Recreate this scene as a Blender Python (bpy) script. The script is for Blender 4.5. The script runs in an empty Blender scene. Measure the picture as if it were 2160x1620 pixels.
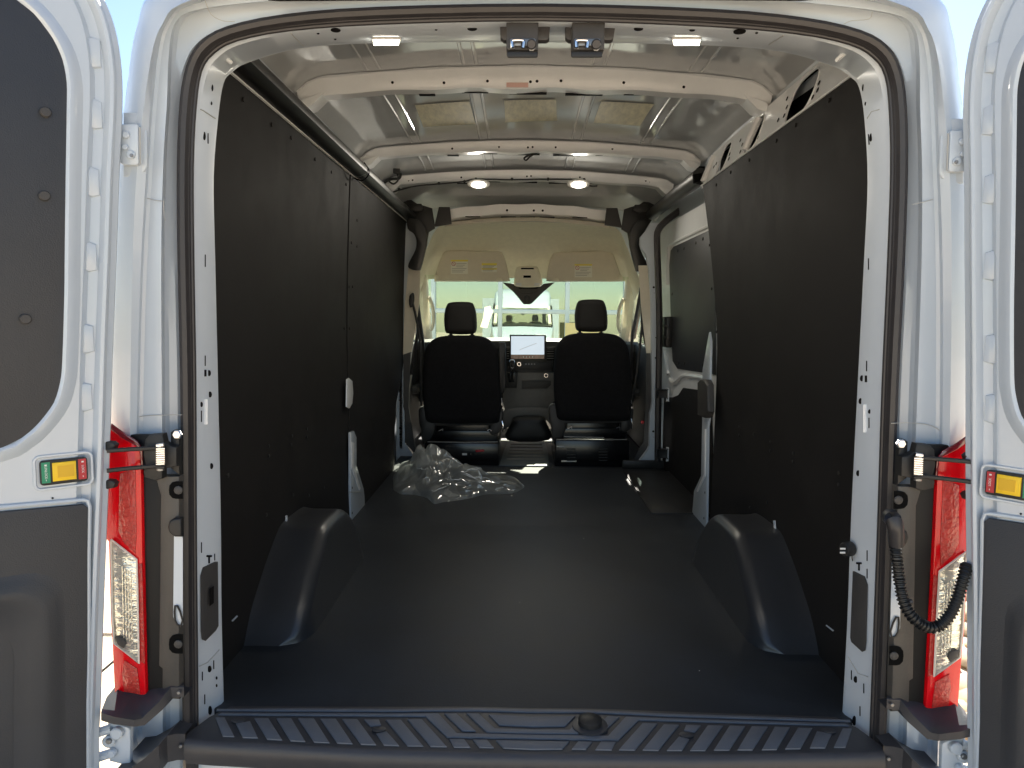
import bpy, bmesh, math, random
from mathutils import Vector as V, Matrix, noise
random.seed(7)
S = bpy.context.scene
C = S.collection
GZ = -0.68                     # ground level; z = 0 is the van's cargo floor
# ------------------------------------------------------------------ camera
YAW, PITCH, ROLL = -0.01201443, -0.09200065, 0.01078214
CAM = V((-0.0354, 0, .92)); F = 1500.0
_r = V((math.cos(YAW), -math.sin(YAW), 0))
_f = V((math.sin(YAW)*math.cos(PITCH), math.cos(YAW)*math.cos(PITCH), math.sin(PITCH)))
_u = _r.cross(_f)
R_ = _r*math.cos(ROLL) + _u*math.sin(ROLL); U_ = -_r*math.sin(ROLL) + _u*math.cos(ROLL)
cd = bpy.data.cameras.new('camera'); cam = bpy.data.objects.new('camera', cd); C.objects.link(cam)
cd.sensor_width = 36; cd.lens = F/2160*36; cd.clip_start = .02; cd.clip_end = 2000
M = Matrix((R_, U_, -_f)).transposed().to_4x4(); M.translation = CAM; cam.matrix_world = M
S.camera = cam
# ------------------------------------------------------------------ world, sun, exposure
SUN_EL, SUN_AZ = math.radians(43), math.radians(11)      # azimuth from +Y (ahead of the van) towards +X
w = bpy.data.worlds.new('World'); S.world = w; w.use_nodes = True
nt = w.node_tree; bg = nt.nodes['Background']
sk = nt.nodes.new('ShaderNodeTexSky'); sk.sky_type = 'NISHITA'; sk.sun_disc = False
sk.sun_elevation = SUN_EL; sk.sun_rotation = SUN_AZ; sk.air_density = 1.0; sk.dust_density = .3; sk.ozone_density = 1.0
nt.links.new(sk.outputs[0], bg.inputs[0]); bg.inputs[1].default_value = 0.055
sl = bpy.data.lights.new('sun', 'SUN'); sl.energy = 4.8; sl.angle = math.radians(.5); sl.color = (1, .94, .84)
so = bpy.data.objects.new('sun', sl); C.objects.link(so)
to_sun = V((math.sin(SUN_AZ)*math.cos(SUN_EL), math.cos(SUN_AZ)*math.cos(SUN_EL), math.sin(SUN_EL)))
so.rotation_euler = to_sun.to_track_quat('Z', 'Y').to_euler()
S.view_settings.view_transform = 'Standard'; S.view_settings.look = 'None'; S.view_settings.gamma = 1
S.view_settings.exposure = 2.05
# ------------------------------------------------------------------ points from pixels of the photograph at a known plane
def _d(px, py): return _f + R_*((px-1080)/F) - U_*((py-810)/F)
def at(px, py, Y): d = _d(px, py); return CAM + d*(Y/d.y)
def atx(px, py, X): d = _d(px, py); return CAM + d*((X-CAM.x)/d.x)
def atz(px, py, Z): d = _d(px, py); return CAM + d*((Z-CAM.z)/d.z)
def mx(p): return V((-p[0], p[1], p[2]))
# ------------------------------------------------------------------ materials
def mat(name, col, rough=.5, metal=0, spec=.5, coat=0, var=0, vs=6, bump=0, bs=60, emit=None, es=0, stretch=None, alpha=1, trans=0):
    m = bpy.data.materials.new(name); m.use_nodes = True; n = m.node_tree.nodes; l = m.node_tree.links
    b = n['Principled BSDF']
    b.inputs['Base Color'].default_value = (*col, 1); b.inputs['Roughness'].default_value = rough
    b.inputs['Metallic'].default_value = metal; b.inputs['Specular IOR Level'].default_value = spec
    b.inputs['Coat Weight'].default_value = coat; b.inputs['Coat Roughness'].default_value = .06
    b.inputs['Alpha'].default_value = alpha; b.inputs['Transmission Weight'].default_value = trans
    if emit: b.inputs['Emission Color'].default_value = (*emit, 1); b.inputs['Emission Strength'].default_value = es
    tc = n.new('ShaderNodeTexCoord'); mp = n.new('ShaderNodeMapping'); l.new(tc.outputs['Object'], mp.inputs[0])
    if stretch: mp.inputs['Scale'].default_value = stretch
    if var:
        t = n.new('ShaderNodeTexNoise'); t.inputs['Scale'].default_value = vs; t.inputs['Detail'].default_value = 8; t.inputs['Roughness'].default_value = .65
        l.new(mp.outputs[0], t.inputs[0])
        r = n.new('ShaderNodeValToRGB'); r.color_ramp.elements[0].position = .3; r.color_ramp.elements[1].position = .72
        r.color_ramp.elements[0].color = (*[c*(1-var) for c in col], 1); r.color_ramp.elements[1].color = (*[min(1, c*(1+var)) for c in col], 1)
        l.new(t.outputs[0], r.inputs[0]); l.new(r.outputs[0], b.inputs['Base Color'])
        rr = n.new('ShaderNodeMapRange'); rr.inputs['To Min'].default_value = max(.02, rough*.85); rr.inputs['To Max'].default_value = min(1, rough*1.2)
        l.new(t.outputs[0], rr.inputs[0]); l.new(rr.outputs[0], b.inputs['Roughness'])
    if bump:
        t2 = n.new('ShaderNodeTexNoise'); t2.inputs['Scale'].default_value = bs; t2.inputs['Detail'].default_value = 4
        l.new(mp.outputs[0], t2.inputs[0])
        bp = n.new('ShaderNodeBump'); bp.inputs['Strength'].default_value = bump; bp.inputs['Distance'].default_value = .01
        l.new(t2.outputs[0], bp.inputs['Height']); l.new(bp.outputs[0], b.inputs['Normal'])
    return m
WHITE = mat('white_paint_dimmed', (.53, .585, .64), .32, coat=.5, var=.03, vs=3, bump=.02, bs=14)  # outside copy of the van white; dimmer, cooler light put into the colour
POST = mat('post_white', (.60, .645, .69), .32, coat=.3, var=.03, vs=4, bump=.03, bs=16)  # pillar copy of the van white, its daylight put into the tone
WHITE_LIT = mat('white_paint_lit', (.88, .89, .89), .3, coat=.25, var=.06, vs=5, bump=.05, bs=18)  # inside copy of the van white, lightened to stand in for interior light
SKIN = mat('roof_skin', (.61, .625, .63), .10, spec=.7, coat=.7, var=.08, vs=3, bump=.05, bs=7)  # roof metal lightened to make up for light missing on the ceiling
PANEL = mat('black_hardboard', (.0145, .0132, .0128), .68, spec=.2, var=.18, vs=5, bump=.10, bs=420)
DPANEL = mat('door_hardboard', (.033, .035, .040), .48, spec=.5, var=.12, vs=5, bump=.12, bs=420)
FLOOR = mat('black_vinyl', (.0200, .0240, .0290), .52, spec=.45, var=.3, vs=3.5, bump=.12, bs=300, stretch=(1, 1, 1))
TUB = mat('wheel_cover_plastic', (.033, .034, .037), .31, spec=.65, var=.12, vs=8, bump=.06, bs=500)
RUB = mat('black_rubber', (.033, .030, .031), .40, spec=.5, var=.15, vs=20)
PLA = mat('black_plastic', (.020, .0195, .019), .45, spec=.4, var=.15, vs=15, bump=.06, bs=300)
GPL = mat('grey_plastic', (.052, .049, .047), .5, spec=.4, var=.1, vs=15, bump=.08, bs=300)
BRN = mat('grey_bracket', (.075, .068, .060), .42, spec=.4, var=.1, vs=12, bump=.06, bs=200)
DUCT = mat('duct_plastic', (.008, .008, .008), .42, spec=.55, var=.2, vs=9)
SILL = mat('sill_plastic', (.050, .047, .049), .42, spec=.5, var=.1, vs=12, bump=.08, bs=400)
TREAD = mat('tread_plastic', (.14, .146, .162), .5, spec=.5, var=.1, vs=10, bump=.1, bs=400)
DARK = mat('void_black', (.004, .004, .004), .9, spec=.1)
HOLE = mat('hole_black', (.008, .007, .007), .8, spec=.1)
SEAM = mat('sealer', (.42, .42, .40), .6)
FAB = mat('black_fabric', (.014, .014, .0155), .9, spec=.15, var=.3, vs=60, bump=.5, bs=700)
HFAB = mat('headrest_vinyl', (.022, .021, .020), .6, spec=.3, var=.12, vs=20, bump=.15, bs=300)
LINER = mat('beige_headliner', (.84, .79, .64), .85, spec=.15, var=.05, vs=30, bump=.12, bs=500)
VIS = mat('visor_fabric', (.70, .64, .52), .85, spec=.15, var=.04, vs=30, bump=.1, bs=500)
DASH = mat('dash_plastic', (.055, .053, .049), .55, spec=.4, var=.15, vs=15, bump=.1, bs=300)
DASHL = mat('dash_grey', (.17, .16, .145), .55, spec=.4, var=.12, vs=15, bump=.1, bs=300)
GLOSSB = mat('gloss_black', (.005, .005, .006), .22, spec=.5, var=.3, vs=12)
CHR = mat('bright_metal', (.72, .72, .74), .18, metal=1)
STEEL = mat('zinc_steel', (.30, .30, .30), .45, metal=1, var=.1, vs=30)
RED = mat('red_lens', (.72, .001, .006), .16, spec=.4, coat=.25, var=.12, vs=26, bump=.22, bs=46, stretch=(1, 1, .35))
REDD = mat('dark_red_lens', (.16, .006, .012), .12, spec=.7, coat=.6)
REDB = mat('red_reflector', (.50, .04, .03), .2, spec=.6, var=.3, vs=70, bump=.4, bs=120)
CLR = mat('clear_lens_chrome', (.80, .74, .64), .10, metal=.8, var=.35, vs=30, bump=.7, bs=50, stretch=(.4, 1, 1.6))
PAD = mat('deadening_pad', (.78, .72, .50), .65, var=.22, vs=22, stretch=(1.6, .5, 1))  # pad colour raised in place of light reaching the ceiling
YEL = mat('yellow_lever', (.88, .56, .01), .42, var=.05, vs=20)
YELS = mat('yellow_print', (.85, .72, .10), .5)
GRN = mat('green_tag', (.01, .25, .13), .45)
REDT = mat('red_tag', (.45, .015, .025), .45)
INK = mat('white_print', (.75, .75, .72), .5)
PAPER = mat('label_paper', (.78, .76, .66), .6)
PRINT = mat('grey_print', (.34, .32, .29), .6)
LED = mat('led_lens', (1, .95, .85), .4, emit=(1, .93, .80), es=4)
LEDR = mat('led_ring', (.85, .83, .78), .3)
SCR = mat('screen', (.50, .60, .68), .1, spec=.8, emit=(.55, .68, .80), es=.2)
SCRB = mat('screen_bar', (.25, .12, .10), .15, var=.5, vs=25)
CONC = mat('concrete', (.60, .49, .36), .85, var=.10, vs=1.2, bump=.25, bs=30)
ROCK = mat('river_rock', (.36, .26, .16), .8, var=.3, vs=3, bump=.3, bs=20)
STUC = mat('stucco', (.50, .42, .28), .9, var=.06, vs=2, bump=.2, bs=30)
MULL = mat('mullion', (.62, .72, .72), .4, metal=.2)
BLIND = mat('beige_interior', (.55, .52, .38), .9, var=.15, vs=1.2)
MUST = mat('yellow_board', (.85, .70, .30), .6)
PINK = mat('pink_mark', (.80, .52, .46), .4)
STOP = mat('clear_tape', (.52, .50, .44), .12, spec=.7)
def glass(name, tint, refl=.08, rough=.02):
    m = bpy.data.materials.new(name); m.use_nodes = True; n = m.node_tree.nodes; l = m.node_tree.links; n.clear()
    o = n.new('ShaderNodeOutputMaterial'); t = n.new('ShaderNodeBsdfTransparent'); t.inputs[0].default_value = (*tint, 1)
    g = n.new('ShaderNodeBsdfGlossy'); g.inputs['Roughness'].default_value = rough
    mi = n.new('ShaderNodeMixShader'); fr = n.new('ShaderNodeLayerWeight'); fr.inputs[0].default_value = .5
    pw = n.new('ShaderNodeMath'); pw.operation = 'POWER'; pw.inputs[1].default_value = 5
    ad = n.new('ShaderNodeMath'); ad.operation = 'ADD'; ad.inputs[1].default_value = refl
    l.new(fr.outputs['Facing'], pw.inputs[0]); l.new(pw.outputs[0], ad.inputs[0]); l.new(ad.outputs[0], mi.inputs[0]); l.new(t.outputs[0], mi.inputs[1]); l.new(g.outputs[0], mi.inputs[2]); l.new(mi.outputs[0], o.inputs[0])
    return m
GLASS = glass('windscreen_glass', (.86, .92, .80), .05)
SGLASS = glass('side_glass', (.80, .90, .86), .07)
def showroom():
    m = bpy.data.materials.new('showroom_glass'); m.use_nodes = True; n = m.node_tree.nodes; l = m.node_tree.links; n.clear()
    o = n.new('ShaderNodeOutputMaterial'); t = n.new('ShaderNodeBsdfTransparent'); t.inputs[0].default_value = (.6, .66, .6, 1)
    g = n.new('ShaderNodeBsdfGlossy'); g.inputs['Roughness'].default_value = .01
    g.inputs[0].default_value = (.85, .95, .90, 1); mi = n.new('ShaderNodeMixShader'); mi.inputs[0].default_value = .30
    l.new(t.outputs[0], mi.inputs[1]); l.new(g.outputs[0], mi.inputs[2]); l.new(mi.outputs[0], o.inputs[0]); return m
SHOW = showroom()
def bagmat():
    m = bpy.data.materials.new('clear_polythene'); m.use_nodes = True; n = m.node_tree.nodes; l = m.node_tree.links; n.clear()
    o = n.new('ShaderNodeOutputMaterial'); t = n.new('ShaderNodeBsdfTransparent'); t.inputs[0].default_value = (.88, .9, .9, 1)
    p = n.new('ShaderNodeBsdfPrincipled'); p.inputs['Base Color'].default_value = (.78, .82, .82, 1); p.inputs['Roughness'].default_value = .10; p.inputs['Specular IOR Level'].default_value = 1.0; p.inputs['Coat Weight'].default_value = 1; p.inputs['Coat IOR'].default_value = 2.0
    nz = n.new('ShaderNodeTexVoronoi'); nz.feature = 'DISTANCE_TO_EDGE'; nz.inputs['Scale'].default_value = 9; tcb = n.new('ShaderNodeTexCoord'); l.new(tcb.outputs['Object'], nz.inputs['Vector']); bpb = n.new('ShaderNodeBump'); bpb.inputs['Strength'].default_value = .9; bpb.inputs['Distance'].default_value = .06; l.new(nz.outputs['Distance'], bpb.inputs['Height']); l.new(bpb.outputs[0], p.inputs['Normal'])
    tl = n.new('ShaderNodeBsdfTranslucent'); tl.inputs[0].default_value = (.85, .9, .9, 1)
    a = n.new('ShaderNodeMixShader'); a.inputs[0].default_value = .5; gb = n.new('ShaderNodeBsdfGlossy'); gb.inputs['Roughness'].default_value = .14; l.new(bpb.outputs[0], gb.inputs['Normal']); gm = n.new('ShaderNodeMixShader'); gm.inputs[0].default_value = .38; l.new(p.outputs[0], gm.inputs[1]); l.new(gb.outputs[0], gm.inputs[2]); l.new(gm.outputs[0], a.inputs[1]); l.new(tl.outputs[0], a.inputs[2])
    mi = n.new('ShaderNodeMixShader'); lw = n.new('ShaderNodeLayerWeight'); lw.inputs[0].default_value = .42
    mr = n.new('ShaderNodeMapRange'); mr.inputs['To Min'].default_value = .42; mr.inputs['To Max'].default_value = .9
    l.new(lw.outputs['Facing'], mr.inputs[0]); l.new(mr.outputs[0], mi.inputs[0]); l.new(t.outputs[0], mi.inputs[1]); l.new(a.outputs[0], mi.inputs[2]); l.new(mi.outputs[0], o.inputs[0])
    return m
BAG = bagmat()
# ------------------------------------------------------------------ objects
W = {}
def link(name, me, m, parent=None, smooth=True, label=None, kind=None):
    vs = [v.co for v in me.vertices]
    c = sum(vs, V((0, 0, 0)))/max(1, len(vs))
    me.transform(Matrix.Translation(-c))
    if m: me.materials.append(m)
    if smooth:
        me.polygons.foreach_set('use_smooth', [True]*len(me.polygons))
        try: me.set_sharp_from_angle(angle=math.radians(35))
        except Exception: pass
    o = bpy.data.objects.new(name, me); C.objects.link(o)
    W[o] = c; o.location = c
    if parent: o.parent = parent; o.location = c - W[parent]
    if label: o['label'] = label
    if kind: o['kind'] = kind
    return o
def mesh(name, vs, fs, m, parent=None, smooth=True, **k):
    me = bpy.data.meshes.new(name); me.from_pydata([tuple(v) for v in vs], [], fs)
    bm = bmesh.new(); bm.from_mesh(me); bmesh.ops.recalc_face_normals(bm, faces=bm.faces); bm.to_mesh(me); bm.free()
    return link(name, me, m, parent, smooth, **k)
def led(p, nrm, w, h, power):
    L = bpy.data.lights.new('lamp_light', 'AREA'); L.shape = 'RECTANGLE'; L.size = w; L.size_y = h; L.energy = power; L.color = (1, .93, .8)
    o = bpy.data.objects.new('lamp_light', L); C.objects.link(o); o.location = p; o.rotation_euler = V(nrm).to_track_quat('-Z', 'Y').to_euler()
def thing(name, label, cat, loc, group=None):
    o = bpy.data.objects.new(name, None); C.objects.link(o); o.location = loc; W[o] = V(loc); o['label'] = label; o['category'] = cat
    o.empty_display_size = .1
    if group: o['group'] = group
    return o
def loft(name, rings, m, parent=None, closed=False, caps=False, **k):
    n = len(rings[0]); vs = [p for r in rings for p in r]; fs = []
    for i in range(len(rings)-1):
        for j in range(n if closed else n-1):
            a = i*n+j; b = i*n+(j+1) % n; fs.append((a, b, b+n, a+n))
    if caps: fs.append(tuple(range(n))[::-1]); fs.append(tuple(range((len(rings)-1)*n, len(rings)*n)))
    return mesh(name, vs, fs, m, parent, **k)
def cat(pts, sub=4, closed=False):
    P = [V(p) for p in pts]; n = len(P); out = []
    for i in range(n if closed else n-1):
        if closed: a, b, c, d = P[(i-1) % n], P[i], P[(i+1) % n], P[(i+2) % n]
        else: a, b, c, d = P[max(0, i-1)], P[i], P[i+1], P[min(n-1, i+2)]
        for s in range(sub):
            t = s/sub
            out.append(.5*((2*b)+(c-a)*t+(2*a-5*b+4*c-d)*t*t+(3*b-a-3*c+d)*t**3))
    if not closed: out.append(P[-1])
    return out
def box(name, lo, hi, m, parent=None, bev=.004, seg=2, rot=None, **k):
    bm = bmesh.new(); bmesh.ops.create_cube(bm, size=1)
    lo, hi = V(lo), V(hi); c = (lo+hi)/2; s = hi-lo
    for v in bm.verts: v.co = V((v.co.x*s.x, v.co.y*s.y, v.co.z*s.z))
    if bev: bmesh.ops.bevel(bm, geom=bm.edges[:], offset=min(bev, .45*min(abs(x) for x in s)), segments=seg, profile=.5, affect='EDGES')
    if rot: bmesh.ops.rotate(bm, verts=bm.verts, cent=(0, 0, 0), matrix=rot)
    for v in bm.verts: v.co += c
    me = bpy.data.meshes.new(name); bm.to_mesh(me); bm.free(); return link(name, me, m, parent, **k)
def prism(name, pts, d, m, parent=None, bev=0, sharp=False, **k):
    """outline pts (coplanar) extruded by vector d, outline edges bevelled"""
    bm = bmesh.new(); vs = [bm.verts.new(V(p)) for p in pts]; f = bm.faces.new(vs)
    r = bmesh.ops.extrude_face_region(bm, geom=[f]); nv = [g for g in r['geom'] if isinstance(g, bmesh.types.BMVert)]
    for v in nv: v.co += V(d)
    bmesh.ops.recalc_face_normals(bm, faces=bm.faces)
    if bev: bmesh.ops.bevel(bm, geom=[e for e in bm.edges if all(v in nv for v in e.verts)], offset=bev, segments=2, profile=.5, affect='EDGES')
    me = bpy.data.meshes.new(name); bm.to_mesh(me); bm.free(); return link(name, me, m, parent, **k)
def tube(name, pts, r, m, parent=None, n=8, closed=False, sub=0, flat=1, up=None, **k):
    P = [V(p) for p in pts]
    if sub: P = cat(P, sub, closed)
    rings = []; N = len(P)
    for i, p in enumerate(P):
        if closed: t = P[(i+1) % N]-P[i-1]
        else: t = P[min(N-1, i+1)]-P[max(0, i-1)]
        t.normalize(); a = V(up) if up else (V((0, 1, 0)) if abs(t.y) < .9 else V((0, 0, 1)))
        s = t.cross(a); s.normalize(); q = s.cross(t)
        rr = r(i/(N-1)) if callable(r) else r
        rings.append([p + s*math.cos(2*math.pi*j/n)*rr + q*math.sin(2*math.pi*j/n)*rr*flat for j in range(n)])
    if closed: rings.append(rings[0])
    return loft(name, rings, m, parent, closed=True, caps=not closed, **k)
def disc(name, c, nrm, r, h, m, parent=None, n=14, ry=None, dome=.25, **k):
    nrm = V(nrm).normalized(); a = V((0, 0, 1)) if abs(nrm.z) < .9 else V((0, 1, 0)); s = nrm.cross(a).normalized(); q = s.cross(nrm); ry = ry or r
    c = V(c); R = []
    for rr, hh in ((1, 0), (1, h*(1-dome)), (.8, h)): R.append([c + s*math.cos(2*math.pi*j/n)*r*rr + q*math.sin(2*math.pi*j/n)*ry*rr + nrm*hh for j in range(n)])
    return loft(name, R, m, parent, closed=True, caps=True, **k)
def puffy(name, outline, n, thick, m, parent=None, edge=.02, back=True, **k):
    """soft cushion-like slab: outline (3D coplanar), normal n towards the viewer"""
    P = [V(p) for p in outline]; c = sum(P, V())/len(P); n = V(n).normalized(); R = []
    for ins, h in ((1.6, 0), (.5, .10), (0, .32), (0, .62), (.35, .82), (1.3, .95), (2.8, 1.0)) if back else ((0, 0), (0, .5), (.3, .8), (1.0, .95), (2.2, 1.0)):
        R.append([p + (c-p).normalized()*min(edge*ins, (c-p).length*.9) + n*thick*h for p in P])
    return loft(name, R, m, parent, closed=True, caps=True, **k)
def rrect(x0, z0, x1, z1, r, n=5):
    o = []
    for cx, cz, a0 in ((x1-r, z1-r, 0), (x0+r, z1-r, 90), (x0+r, z0+r, 180), (x1-r, z0+r, 270)):
        for i in range(n+1): a = math.radians(a0+90*i/n); o.append((cx+r*math.cos(a), cz+r*math.sin(a)))
    return o
def text(name, s, loc, ux, uz, size, m, parent):
    cu = bpy.data.curves.new(name, 'FONT'); cu.body = s; cu.size = size; cu.align_x = 'CENTER'; cu.align_y = 'CENTER'; cu.extrude = .0004
    o = bpy.data.objects.new('t', cu); C.objects.link(o); dg = bpy.context.evaluated_depsgraph_get(); me = bpy.data.meshes.new_from_object(o.evaluated_get(dg))
    C.objects.unlink(o); bpy.data.objects.remove(o); ux = V(ux).normalized(); uz = V(uz).normalized(); nn = ux.cross(uz)
    me.transform(Matrix.Translation(V(loc)) @ Matrix((ux, uz, nn)).transposed().to_4x4()); me.materials.clear()
    return link(name, me, m, parent, smooth=False)
# ================================================================== SETTING
mesh('ground', [(-70, -50, GZ), (70, -50, GZ), (70, 90, GZ), (-70, 90, GZ)], [(0, 1, 2, 3)], CONC, kind='structure')
for x in (-1.9, -5.2, 3.4):
    box('expansion_joint', (x-.006, -10, GZ+.001), (x+.006, 13, GZ+.004), HOLE, bev=0, kind='structure')
for y in (3.4, 8.2):
    box('expansion_joint', (-9, y-.006, GZ+.005), (1.3, y+.006, GZ+.008), HOLE, bev=0, kind='structure')
def rocks():
    vs, fs = [], []
    bm0 = bmesh.new(); bmesh.ops.create_icosphere(bm0, subdivisions=2, radius=1); base = [v.co.copy() for v in bm0.verts]; bf = [[v.index for v in f.verts] for f in bm0.faces]; bm0.free()
    for i in range(1500):
        x = random.uniform(1.55, 4.6); y = random.uniform(1.2, 8.5); s = random.uniform(.035, .09); sz = s*random.uniform(.45, .8); a = random.uniform(0, 6.28); o = V((random.random()*90, random.random()*90, i)); b = len(vs)
        sx = s*random.uniform(.8, 1.4)
        for v in base:
            k = 1+.22*noise.noise(v*1.3+o); p = V((v.x*sx*k, v.y*s*k, v.z*sz*k))
            vs.append((x+p.x*math.cos(a)-p.y*math.sin(a), y+p.x*math.sin(a)+p.y*math.cos(a), GZ+sz*.35+p.z))
        fs += [[b+q for q in f] for f in bf]
    o = mesh('river_rocks', vs, fs, ROCK, kind='stuff')
    o['label'] = 'bed of tan river rocks in sunlight beside the right tail light'; o['category'] = 'rocks'
rocks()
# ---- dealership front seen through the windscreen
FY = 13.8
bld = thing('showroom_building', 'stucco building with a gridded glass front seen through the windscreen', 'building', (0, FY, GZ))
box('wall', (-9, FY+.05, 2.3), (9, FY+6, 3.1), STUC, bld, bev=.02)
box('wall', (-9, FY, GZ), (-6.2, FY+6, 2.3), STUC, bld, bev=.02)
box('wall', (6.2, FY, GZ), (9, FY+6, 2.3), STUC, bld, bev=.02)
box('wall', (-6.2, FY-.02, GZ), (6.2, FY+.2, GZ+.5), STUC, bld, bev=.02)
box('wall', (-6.2, FY+4.2, GZ+.5), (6.2, FY+4.3, 2.3), BLIND, bld, bev=.0)
mxs = [at(x, 660, FY).x for x in (915, 1055, 1196, 1318)]
mxs = [mxs[0]-2.6, mxs[0]-1.3] + mxs + [mxs[-1]+1.3, mxs[-1]+2.6]
zs = [at(1100, y, FY).z for y in (780, 657, 545)]
zs = [GZ+.5] + zs[1:] + [2.3]
for x in mxs: box('mullion', (x-.042, FY-.09, GZ+.5), (x+.042, FY+.03, 2.3), MULL, bld, bev=.006)
for z in zs[:-1]: box('transom', (-6.2, FY-.075, z-.042), (6.2, FY+.02, z+.042), MULL, bld, bev=.006)
xe = [-6.2]+mxs+[6.2]; xe = sorted(set(xe))
for i in range(len(xe)-1):
    for j in range(len(zs)-1):
        if xe[i+1]-xe[i] > .2: box('window_pane', (xe[i]+.04, FY-.012, zs[j]+.04), (xe[i+1]-.04, FY-.002, zs[j+1]-.04), SHOW, bld, bev=0)
for x0, x1, z0, z1 in ((-1.75, -1.2, -.2, 1.9), (1.5, 3.3, 1.0, 1.9), (-.1, .9, -.2, .35), (.2, .5, 0, 1.8)):
    box('partition', (x0, FY+1.2, z0), (x1, FY+1.3, z1), BLIND, bld, bev=.01)
sg = thing('board_sign', 'pale yellow board standing at the showroom glass behind the right headrest', 'sign', (1.85, FY-.9, GZ))
p0, p1 = at(1192, 681, FY-.9), at(1302, 720, FY-.9)
box('board', (p0.x, FY-.93, GZ+.5), (p1.x-.3, FY-.9, p0.z), MUST, sg, bev=.01)
box('leg', (p0.x+.1, FY-.92, GZ), (p0.x+.15, FY-.88, GZ+.5), MUST, sg, bev=.005)
box('leg', (p1.x-.5, FY-.92, GZ), (p1.x-.45, FY-.88, GZ+.5), MUST, sg, bev=.005)
# ================================================================== THE VAN
van = thing('cargo_van', 'white cargo van with both rear doors open and an empty black floored load bay', 'van', (0, 3.6, GZ))
# ---- rear frame: nested rings read at the left, mirrored to the right
def ring(lst, Y, Ytop=None, sub=4):
    n = len(lst); L = []
    for i, (x, y) in enumerate(lst):
        yy = Y if Ytop is None else Y+(Ytop-Y)*max(0, min(1, (i-6)/3.0))
        L.append(at(x, y, yy))
    L[-1].x = 0
    return cat(L+[mx(p) for p in L[-2::-1]], sub)
RA = [(418,1640),(415,1300),(413,1080),(412,800),(408,540),(407,350),(413,225),(424,150),(450,112),(500,85),(610,64),(810,50),(1142,43)]
RG = [(420,1556),(421,1300),(420,1080),(420,800),(417,540),(417,350),(424,228),(436,158),(460,121),(506,94),(614,71),(812,57),(1142,50)]
RB = [(390,1640),(386,1300),(386,1080),(384,800),(378,540),(377,350),(383,215),(398,140),(425,92),(480,60),(600,34),(790,18),(1142,11)]
RC = [(350,1640),(350,1300),(350,1080),(348,800),(347,540),(351,350),(359,215),(363,110),(376,48),(420,20),(560,2),(790,-14),(1142,-20)]
RD = [(292,1640),(292,1300),(292,1080),(295,800),(303,540),(314,350),(322,230),(334,110),(352,50),(395,10),(545,-18),(780,-32),(1142,-38)]
RE = [(280,1640),(280,1300),(274,1080),(275,800),(280,540),(288,370),(304,220),(322,105),(342,52),(382,8),(540,-32),(775,-50),(1142,-56)]
RF = [(262,1640),(260,1300),(250,1080),(215,800),(226,540),(240,350),(263,220),(277,110),(291,48),(315,-10),(420,-75),(700,-115),(1142,-130)]
RP = [(468,1493),(463,1300),(461,1080),(455,800),(449,540),(446,370),(456,240),(467,172),(484,150),(520,128),(632,98),(800,87),(1142,85)]
loft('rear_door_frame', [ring(RB, 1.545), ring([(x-10,y) for x,y in RB], 1.535), ring([(x+9,y) for x,y in RC], 1.53), ring(RC, 1.522), ring([(x-7,y+1) for x,y in RC], 1.50),
      ring([(x+8,y) for x,y in RD], 1.50), ring(RD, 1.495), ring([(x-5,y) for x,y in RD], 1.475), ring(RE, 1.462), ring([(x-7,y) for x,y in RE], 1.466),
      ring([(x*.5+y2*.5, y*.5+z2*.5) for (x,y),(y2,z2) in zip(RE,RF)], 1.475), ring([(x+9,y+2) for x,y in RF], 1.495), ring(RF, 1.545)], WHITE, van)
def shell_prof(hw, zt, z0=-.45):
    L = [(-hw*.97, z0), (-hw, -.1), (-hw*1.0, .3), (-hw*.985, .8), (-hw*.955, 1.2), (-hw*.93, 1.45), (-hw*.905, zt-.22), (-hw*.875, zt-.10), (-hw*.80, zt-.045), (-hw*.62, zt-.018), (-hw*.3, zt-.003), (0, zt)]
    return L
def prof_ring(hw, zt, Y, z0=-.45):
    L = [V((x, Y, z)) for x, z in shell_prof(hw, zt, z0)]
    return cat(L+[mx(p) for p in L[-2::-1]], 4)
rf = ring(RF, 1.545)
rf_d = []                        # resample the outline to the length of the shell profile
def resample(P, n):
    Ls = [0]
    for a, b in zip(P, P[1:]): Ls.append(Ls[-1]+(b-a).length)
    o = []; k = 0
    for i in range(n):
        t = Ls[-1]*i/(n-1)
        while k < len(P)-2 and Ls[k+1] < t: k += 1
        o.append(P[k].lerp(P[k+1], (t-Ls[k])/max(1e-6, Ls[k+1]-Ls[k])))
    return o
NR = 90
loft('body_side_and_roof', [resample(rf, NR), resample(prof_ring(.955, 1.80, 1.68), NR), resample(prof_ring(.975, 1.895, 1.95), NR), resample(prof_ring(.985, 1.90, 3.2), NR), resample(prof_ring(.985, 1.885, 4.2), NR), resample(prof_ring(.98, 1.83, 4.86), NR)], WHITE, van)
# underside
box('underbody', (-.86, 1.75, -.32), (.86, 6.2, -.06), PLA, van, bev=.03)
box('tailgate_valance', (-.80, 1.525, -.48), (.80, 1.56, -.075), WHITE, van, bev=.012)
# rear wheels (below the floor)
for s in (-1, 1):
    for Y in (2.33, 5.75):
        t = []
        for rr, xx in ((.20, .12), (.34, .115), (.355, .09), (.355, -.09), (.34, -.115), (.20, -.12)):
            t.append([V((s*.80+xx, Y+rr*math.cos(a*math.pi/14), GZ+.357+rr*math.sin(a*math.pi/14))) for a in range(28)])
        wo = loft('wheel', t, RUB, van, closed=True, caps=True)
        disc('rim', (s*.915, Y, GZ+.357), (s, 0, 0), .19, .012, STEEL, wo, n=24)
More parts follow.
